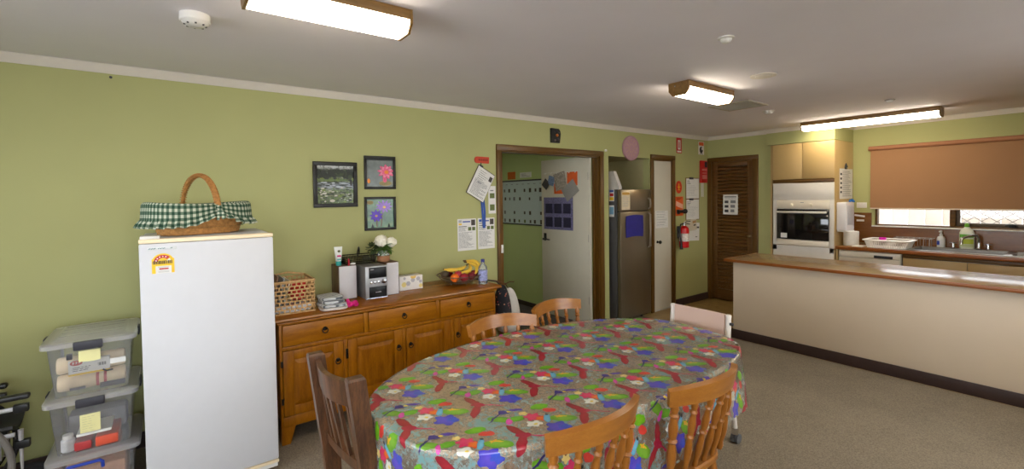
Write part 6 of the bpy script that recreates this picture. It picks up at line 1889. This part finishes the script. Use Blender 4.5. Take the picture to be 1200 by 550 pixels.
w = MB().fbox(S2, -0.054, 0.024, 1.3, 1.44, 0.001, 0.003, 0, 0).frect(S2, -0.048, 0.018, 1.33, 1.42, 0.0035, 1)
tag(w.build('side_notice', [PAPER, M('leaflet_sky', (130, 176, 206), 0.6)]), 'small pale blue leaflet lower on the side of the steel fridge', 'paper notice')
w = MB().prism([(-0.4, 4.33, 1.634), (0.085, 4.33, 1.634), (0.085, 4.33, 1.664), (0.0, 4.33, 1.855), (-0.4, 4.33, 1.855)], (0, 0.05, 0))
o = fixn(w.build('flat_carton', M('carton_pale', (206, 200, 192), 0.6)))
tag(o, 'pale carton with a sloping end standing on the steel fridge', 'carton')

# ------------------------------------------------------------------ beyond the open door
HW = BW(4.06)
wbd = thing('whiteboard', 'whiteboard covered with rows of small photos in the room beyond the door', 'whiteboard', (-1.4, 4.05, 1.17))
MB().fbox(HW, -1.93, -0.92, 1.17, 1.785, 0.001, 0.012, 0).build('board', M('board_white', (190, 204, 206), 0.35, var=0.02), wbd)
w = MB()
for q in ((-1.945, -0.905, 1.78, 1.80), (-1.945, -0.905, 1.155, 1.172), (-1.945, -1.928, 1.172, 1.78), (-0.922, -0.905, 1.172, 1.78)): w.fbox(HW, *q, 0.001, 0.02, 0.003)
w.build('frame', DGREY, wbd)
rn = random.Random(4)
for r_, z in enumerate((1.65, 1.53, 1.33, 1.21)):
    for k in range(8):
        x = -1.86 + k * 0.118
        if (r_ < 2 and k in (3, 4, 6) and (k + r_) % 2) or (r_ == 2 and k in (1, 3, 6)): continue
        sz = rn.uniform(0.02, 0.034); x += rn.uniform(-0.012, 0.012)
        w = MB().fbox(HW, x - sz * 0.8, x + sz * 0.8, z - sz, z + sz * 0.9, 0.0125, 0.0135)
        w.build('photo', rn.choice([PHOTO1, PHOTO2, PHOTO1, INK]), wbd)
w = MB()
for k in range(7): w.frect(HW, -1.84 + k * 0.13, -1.79 + k * 0.13, 1.735, 1.742, 0.0128)
w.build('headings', INK, wbd)
w = MB().fbox(HW, -1.80, -1.61, 1.815, 1.925, 0.001, 0.003)
tag(w.build('orange_card', M('card_orange', (206, 104, 40), 0.6)), 'orange card on the wall above the whiteboard', 'card')
w = MB().fbox(HW, -1.5, -1.24, 1.83, 1.905, 0.001, 0.003, 0, 0)
lines(w, HW, -1.47, -1.27, 1.885, 3, 0.018, 0.006, 0.0036, 1, seed=31)
tag(w.build('title_card', [PAPER, INK]), 'white title strip on the wall above the whiteboard', 'card')
# pocket organiser and packets hung on the white door
og = thing('pocket_organiser', 'purple patterned cloth organiser with six dark pockets on the white door', 'organiser', LEAF.p(0.5, 1.12, 0.02))
PAT = M('organiser_cloth', (112, 108, 146), 0.8, var=0.35, scale=70); PKT = M('pocket_dark', (40, 38, 62), 0.8, var=0.2, scale=60)
w = MB().sheet(lambda u, v: LEAF.p(0.235 + 0.515 * u - 0.03 * (1 - v) * u * 0 , 1.13 + 0.415 * v - 0.02 * (1 - u) * (1 - v) * 0, 0.024 + 0.004 * math.sin(6 * u)), 18, 12, 0.004)
fixn(w.build('backing', PAT, og))
for r_ in range(2):
    for k in range(3):
        a0, b0 = 0.262 + k * 0.16, 1.165 + r_ * 0.175
        w = MB().fbox(LEAF, a0, a0 + 0.125, b0, b0 + 0.125, 0.029, 0.04, 0.006)
        w.build('pocket', PKT, og)
OPM = M('packet_orange', (226, 96, 36), 0.5)
for lab, q in (('orange card on the white door, upper right above the organiser', (0.16, 0.33, 1.69, 1.86)), ('orange card on the white door, partly behind the hanging packets', (0.38, 0.56, 1.59, 1.72))):
    tag(MB().fbox(LEAF, *q, 0.019, 0.022).build('orange_card', OPM), lab, 'card')
pkm = [CLEAR('packet_clear', (190, 186, 184), 0.6, 0.2), M('packet_dark', (60, 56, 60), 0.5, var=0.4, scale=50), M('packet_blue', (110, 130, 160), 0.5, var=0.4, scale=50), M('packet_grey', (150, 140, 130), 0.5, var=0.4, scale=40)]
for nm, lab, a, b, ww, hh2, ang, m_ in (('hanging_packet', 'dark packet hanging leftmost on the white door hooks', 0.70, 1.72, 0.11, 0.11, 40, 1), ('hanging_packet', 'blue packet hanging between dark and patterned ones on the white door', 0.60, 1.76, 0.11, 0.12, 15, 2), ('hanging_packet', 'large patterned packet hanging at the middle of the white door', 0.44, 1.75, 0.2, 0.22, -12, 3), ('hanging_packet', 'clear packet hanging tilted lowest on the white door', 0.27, 1.63, 0.24, 0.18, -35, 0)):
    f_ = rotfr(LEAF, a, b, R(ang))
    w = MB().sheet(lambda u, v: f_.p(-ww / 2 + ww * u, -hh2 / 2 + hh2 * v, 0.034 + 0.006 * math.sin(PI * u) * math.sin(PI * v)), 8, 8, 0.004)
    tag(fixn(w.build(nm, pkm[m_])), lab, 'packet')
w = MB().fbox(LEAF, 0.15, 0.75, 1.862, 1.868, 0.019, 0.024)
for k in range(6): w.tube([LEAF.p(0.18 + k * 0.105, 1.865, 0.022), LEAF.p(0.18 + k * 0.105, 1.845, 0.04), LEAF.p(0.18 + k * 0.105, 1.86, 0.048)], 0.003, 6)
tag(w.build('hook_rail', WHITE), 'white strip of hooks near the top of the open white door', 'hook rail')

# striker plate on the door frame
tag(MB().fbox(Fr((0.0225, 0, 0), (0, 1, 0), (0, 0, 1), (1, 0, 0)), 2.628, 2.656, 1.005, 1.085, 0.0, 0.006, 0.002).build('striker_plate', WHITE), 'small white plate on the left jamb of the wide doorway', 'striker plate')

# ------------------------------------------------------------------ kitchen end: on the tower side and the bench
SD = Fr((1.643, 0, 0), (0, 1, 0), (0, 0, 1), (1, 0, 0))
cl = thing('wall_planner', 'white printed planner page hanging on the side of the oven cupboard', 'paper planner', (1.65, 6.75, 1.475))
w = MB().fbox(SD, 6.53, 6.96, 1.478, 1.85, 0.002, 0.005, 0, 0)
for k in range(5): w.frect(SD, 6.545, 6.60, 1.55 + k * 0.055, 1.575 + k * 0.055, 0.0056, 7)
lines(w, SD, 6.62, 6.94, 1.82, 17, 0.019, 0.006, 0.0056, 1, seed=41)
w.build('page', DOCM, cl)
w = MB().fbox(SD, 6.69, 6.75, 1.845, 1.875, 0.002, 0.016, 0.003)
w.lathe([(0.02, 0), (0.004, 0.05)], SD.p(6.72, 1.87, 0.01), (0, 0, 1), 10)
w.build('bulldog_clip', BLACK, cl)
ds = thing('towel_dispenser', 'white paper towel dispenser on the side of the oven cupboard', 'dispenser', (1.71, 6.56, 1.085))
DSM = M('dispenser_white', (226, 222, 224), 0.25, var=0.01)
MB().box((1.645, 6.425, 1.1), (1.752, 6.69, 1.44), 0.014, 0, 3).build('case', DSM, ds)
MB().box((1.752, 6.45, 1.17), (1.756, 6.66, 1.4), 0.002).build('window_strip', M('dispenser_grey', (186, 186, 194), 0.3), ds)
MB().box((1.65, 6.44, 1.085), (1.755, 6.68, 1.1), 0.003).build('outlet', WHITE, ds)
w = MB()
for k, (x, y, L, a) in enumerate(((1.715, 6.64, 0.04, 20), (1.72, 6.65, 0.045, -15), (1.715, 6.66, 0.04, 60))):
    w.tube([(x, y, 1.447 + 0.006 * k), (x + L * 0.4 * math.cos(R(a)), y + 0.02, 1.46 + 0.004 * k), (x + L * math.cos(R(a)), y + L * math.sin(R(a)), 1.458 - 0.012 * k)], [0.014, 0.013, 0.01], 8)
tag(w.build('blue_glove', M('glove_blue', (40, 110, 190), 0.5)), 'bright blue rubber glove lying on the towel dispenser', 'glove')
tr_ = thing('paper_roll', 'white paper roll standing at the left end of the sink bench', 'paper roll', (1.745, 6.64, 0.919))
MB().lathe([(0.022, 0.002), (0.074, 0.0), (0.078, 0.006), (0.078, 0.166), (0.074, 0.17), (0.022, 0.168)], (1.745, 6.6, 0.9185), n=32).build('roll', M('roll_white', (232, 228, 220), 0.8), tr_)
MB().cyl((1.745, 6.6, 0.9185), (1.745, 6.6, 1.08), 0.02, n=16).build('core', M('core_card', (150, 120, 90), 0.8), tr_)
KW = BW(YK)
sw = thing('power_point', 'white double power point on the wall left of the blind', 'power point', (1.737, YK, 1.358))
MB().fbox(KW, 1.683, 1.79, 1.36, 1.428, 0.0005, 0.009, 0.003).build('plate', WHITE, sw)
for k in (0.022, 0.085): MB().fbox(KW, 1.683 + k - 0.008, 1.683 + k + 0.008, 1.405, 1.42, 0.009, 0.013, 0.002).build('switch', PAPER, sw)
KS = BW(YK - 0.0092)
f_ = rotfr(KS, 1.662, 1.265, R(-8))
tag(MB().fbox(f_, 0, 0.11, -0.008, 0.014, 0.0004, 0.002).build('splashback_label', PAPER), 'tilted white label on the splashback below the power point', 'label')
tag(MB().fbox(KS, 1.685, 1.765, 1.19, 1.213, 0.0004, 0.002).build('splashback_label', PAPER), 'straight white label on the splashback, lower of two', 'label')
# dish rack
DRK = thing('dish_drainer', 'white plastic dish drainer tray on the sink bench', 'dish drainer', (2.1, 6.6, 0.92))
DX0, DX1, DY0, DY1 = 1.93, 2.30, 6.42, 6.74
DRM = M('drainer_white', (236, 232, 226), 0.4)
def rrect(x0, x1, y0, y1, z, r_=0.05, n_=6):
    pts = []
    for cx, cy, a0 in ((x1 - r_, y1 - r_, 0), (x0 + r_, y1 - r_, 90), (x0 + r_, y0 + r_, 180), (x1 - r_, y0 + r_, 270)):
        for k in range(n_): pts.append((cx + r_ * math.cos(R(a0 + 90 * k / (n_ - 1))), cy + r_ * math.sin(R(a0 + 90 * k / (n_ - 1))), z))
    return pts
w = MB().tube(rrect(DX0 - 0.02, DX1 + 0.02, DY0 - 0.0, DY1 + 0.02, 1.008), 0.011, 8, closed=True, flat=(0.8, 1.5))
w.build('rim', DRM, DRK)
lo_ = rrect(DX0 + 0.012, DX1 - 0.012, DY0 + 0.022, DY1 - 0.01, 0.925, 0.04)
hi_ = rrect(DX0 - 0.015, DX1 + 0.015, DY0 + 0.005, DY1 + 0.015, 1.002, 0.05)
w = MB()
# slatted side walls
def along(loop, f_):
    n_ = len(loop); tot = [0]
    for i in range(n_): tot.append(tot[-1] + (Vector(loop[(i + 1) % n_]) - Vector(loop[i])).length)
    s_ = f_ * tot[-1]
    for i in range(n_):
        if tot[i + 1] >= s_: return Vector(loop[i]).lerp(Vector(loop[(i + 1) % n_]), (s_ - tot[i]) / max(1e-6, tot[i + 1] - tot[i]))
    return Vector(loop[0])
NS = 84
for k in range(NS):
    w.tube([along(lo_, k / NS), along(hi_, k / NS)], 0.0042, 5)
w.build('side_slats', DRM, DRK)
w = MB().prism(rrect(DX0 + 0.008, DX1 - 0.008, DY0 + 0.018, DY1 - 0.006, 0.921, 0.04), (0, 0, 0.006))
fixn(w.build('tray', DRM, DRK))
w = MB().lathe([(0.012, 0), (0.03, 0.004), (0.034, 0.05), (0.031, 0.05), (0.028, 0.008), (0, 0.007)], (2.065, 6.55, 0.985), n=20)
tag(w.build('pink_cup', M('cup_magenta', (236, 20, 190), 0.4)), 'bright magenta cup upside in the white dish drainer', 'cup')
w = MB()
for k in range(7): w.tube([(2.12 + k * 0.05, 6.80, 0.92), (2.12 + k * 0.05, 6.81, 1.02), (2.12 + k * 0.05, 6.90, 1.025), (2.12 + k * 0.05, 6.91, 0.92)], 0.0028, 6)
w.tube([(2.1, 6.81, 1.022), (2.45, 6.81, 1.022)], 0.0035, 6).tube([(2.1, 6.90, 1.027), (2.45, 6.90, 1.027)], 0.0035, 6)
tag(w.build('wire_plate_rack', STEEL), 'metal wire plate rack behind the white dish drainer', 'plate rack')
w = MB().box((1.80, 6.44, 0.9185), (1.9, 6.60, 0.926), 0.002)
tag(w.build('dish_cloth', PAPER), 'folded white cloth between paper roll and dish drainer', 'cloth')
# bottles by the sink
sp_ = thing('soap_pump', 'white soap pump bottle with a blue label mark behind the sink', 'pump bottle', (2.5, 6.93, 0.929))
PX_, PY_ = 2.492, 6.945
MB().lathe([(0.034, 0), (0.037, 0.005), (0.037, 0.105), (0.03, 0.125), (0.014, 0.135), (0.014, 0.142)], (PX_, PY_, 0.92), n=24, sx=1.0, sy=0.75).build('body', M('pump_white', (224, 224, 226), 0.35), sp_)
w = MB().cyl((PX_, PY_, 1.06), (PX_, PY_, 1.10), 0.009, n=12).lathe([(0.016, 0), (0.016, 0.018), (0.008, 0.022)], (PX_, PY_, 1.058), n=16)
w.box((PX_ - 0.012, PY_ - 0.05, 1.096), (PX_ + 0.012, PY_ + 0.012, 1.112), 0.005)
w.build('pump_head', WHITE, sp_)
MB().fbox(BW(PY_ - 0.0285), PX_ - 0.03, PX_ - 0.008, 0.955, 1.0, 0.0, 0.0015).build('label', M('label_blue', (44, 66, 170), 0.5), sp_)
dt = thing('detergent_bottle', 'large white detergent bottle with green cap behind the sink tap', 'detergent bottle', (2.68, 6.95, 0.929))
QX, QY = 2.70, 6.948
MB().lathe([(0.058, 0), (0.062, 0.006), (0.062, 0.14), (0.06, 0.18), (0.048, 0.215), (0.022, 0.24), (0.018, 0.245)], (QX, QY, 0.92), n=28, sx=1.0, sy=0.6).build('body', M('detergent_white', (226, 230, 214), 0.35), dt)
MB().lathe([(0.021, 0.243), (0.021, 0.27), (0.017, 0.276), (0.008, 0.285), (0, 0.286)], (QX, QY, 0.92), n=18).build('cap', M('cap_green', (110, 176, 50), 0.4), dt)
w = MB()
for z0, z1, r0, m_ in ((0.13, 0.165, 0.0624, 0), (0.06, 0.115, 0.0626, 1), (0.03, 0.055, 0.0626, 2)):
    vs = []
    for z in (z0, z1):
        for k in range(13):
            a = R(-150 + 10 * k); vs.append((QX + r0 * math.cos(a), QY + 0.6 * r0 * math.sin(a) - 0.0005, 0.92 + z))
    w.add(vs, [(k, k + 1, 14 + k, 13 + k) for k in range(12)], m_)
w.build('label', [M('label_green', (96, 170, 56), 0.5), M('label_lime', (190, 206, 70), 0.5), M('label_pale', (206, 216, 170), 0.5)], dt)
# unseen lamp added to brighten the room beyond the open door
ceiling_light('added ceiling light, out of view, brightening the room beyond the open white door', -1.9, 2.3, 0.62, R(90))
# ------------------------------------------------------------------ daylight, camera, colour
wd = bpy.data.worlds.new('World'); SC.world = wd
wd.use_nodes = True
nt = wd.node_tree
nt.nodes.clear()
wo = nt.nodes.new('ShaderNodeOutputWorld'); bg = nt.nodes.new('ShaderNodeBackground')
sky = nt.nodes.new('ShaderNodeTexSky')
sky.sky_type = 'HOSEK_WILKIE'
sky.sun_direction = Vector((0.35, -0.45, 0.82)).normalized()
sky.turbidity = 6.0
mx = nt.nodes.new('ShaderNodeMix'); mx.data_type = 'RGBA'
mx.inputs[0].default_value = 0.75
nt.links.new(sky.outputs[0], mx.inputs[6]); mx.inputs[7].default_value = (0.9, 0.95, 1.0, 1)
nt.links.new(mx.outputs[2], bg.inputs[0])
bg.inputs[1].default_value = SKY
nt.links.new(bg.outputs[0], wo.inputs[0])

f_px, cyy = 537.6114314157811, 244.75305205484668
cam = bpy.data.cameras.new('camera'); co = bpy.data.objects.new('camera', cam); COL.objects.link(co)
cam.sensor_fit = 'HORIZONTAL'; cam.sensor_width = 36.0
cam.lens = f_px / 1200 * 36.0
cam.shift_x = 0.0
cam.shift_y = -(275.0 - cyy) / 1200.0
cam.clip_start = 0.05
rows = [[0.5984060953477376, 0.8010732833161753, -0.013847014397226376], [0.013439649908007176, -0.027317056711631725, -0.9995364696813037], [-0.8010802212394366, 0.5979426169538814, -0.027112837721627495]]
r, dn, fw = (Vector(q) for q in rows)
m3 = Matrix((r, -dn, -fw)).transposed()
co.matrix_world = Matrix.Translation((3.73332028, 0.0, 1.567)) @ m3.to_4x4()
SC.camera = co
vs = SC.view_settings
SC.display_settings.display_device = 'sRGB'
vs.view_transform = 'Standard'; vs.look = 'None'; vs.gamma = 1.0; vs.use_curve_mapping = False
vs.exposure = EXPO
SC.cycles.use_denoising = True
SC.cycles.max_bounces = 10
SC.cycles.transparent_max_bounces = 16
SC.cycles.sample_clamp_indirect = 8.0
SC.cycles.caustics_reflective = False; SC.cycles.caustics_refractive = False
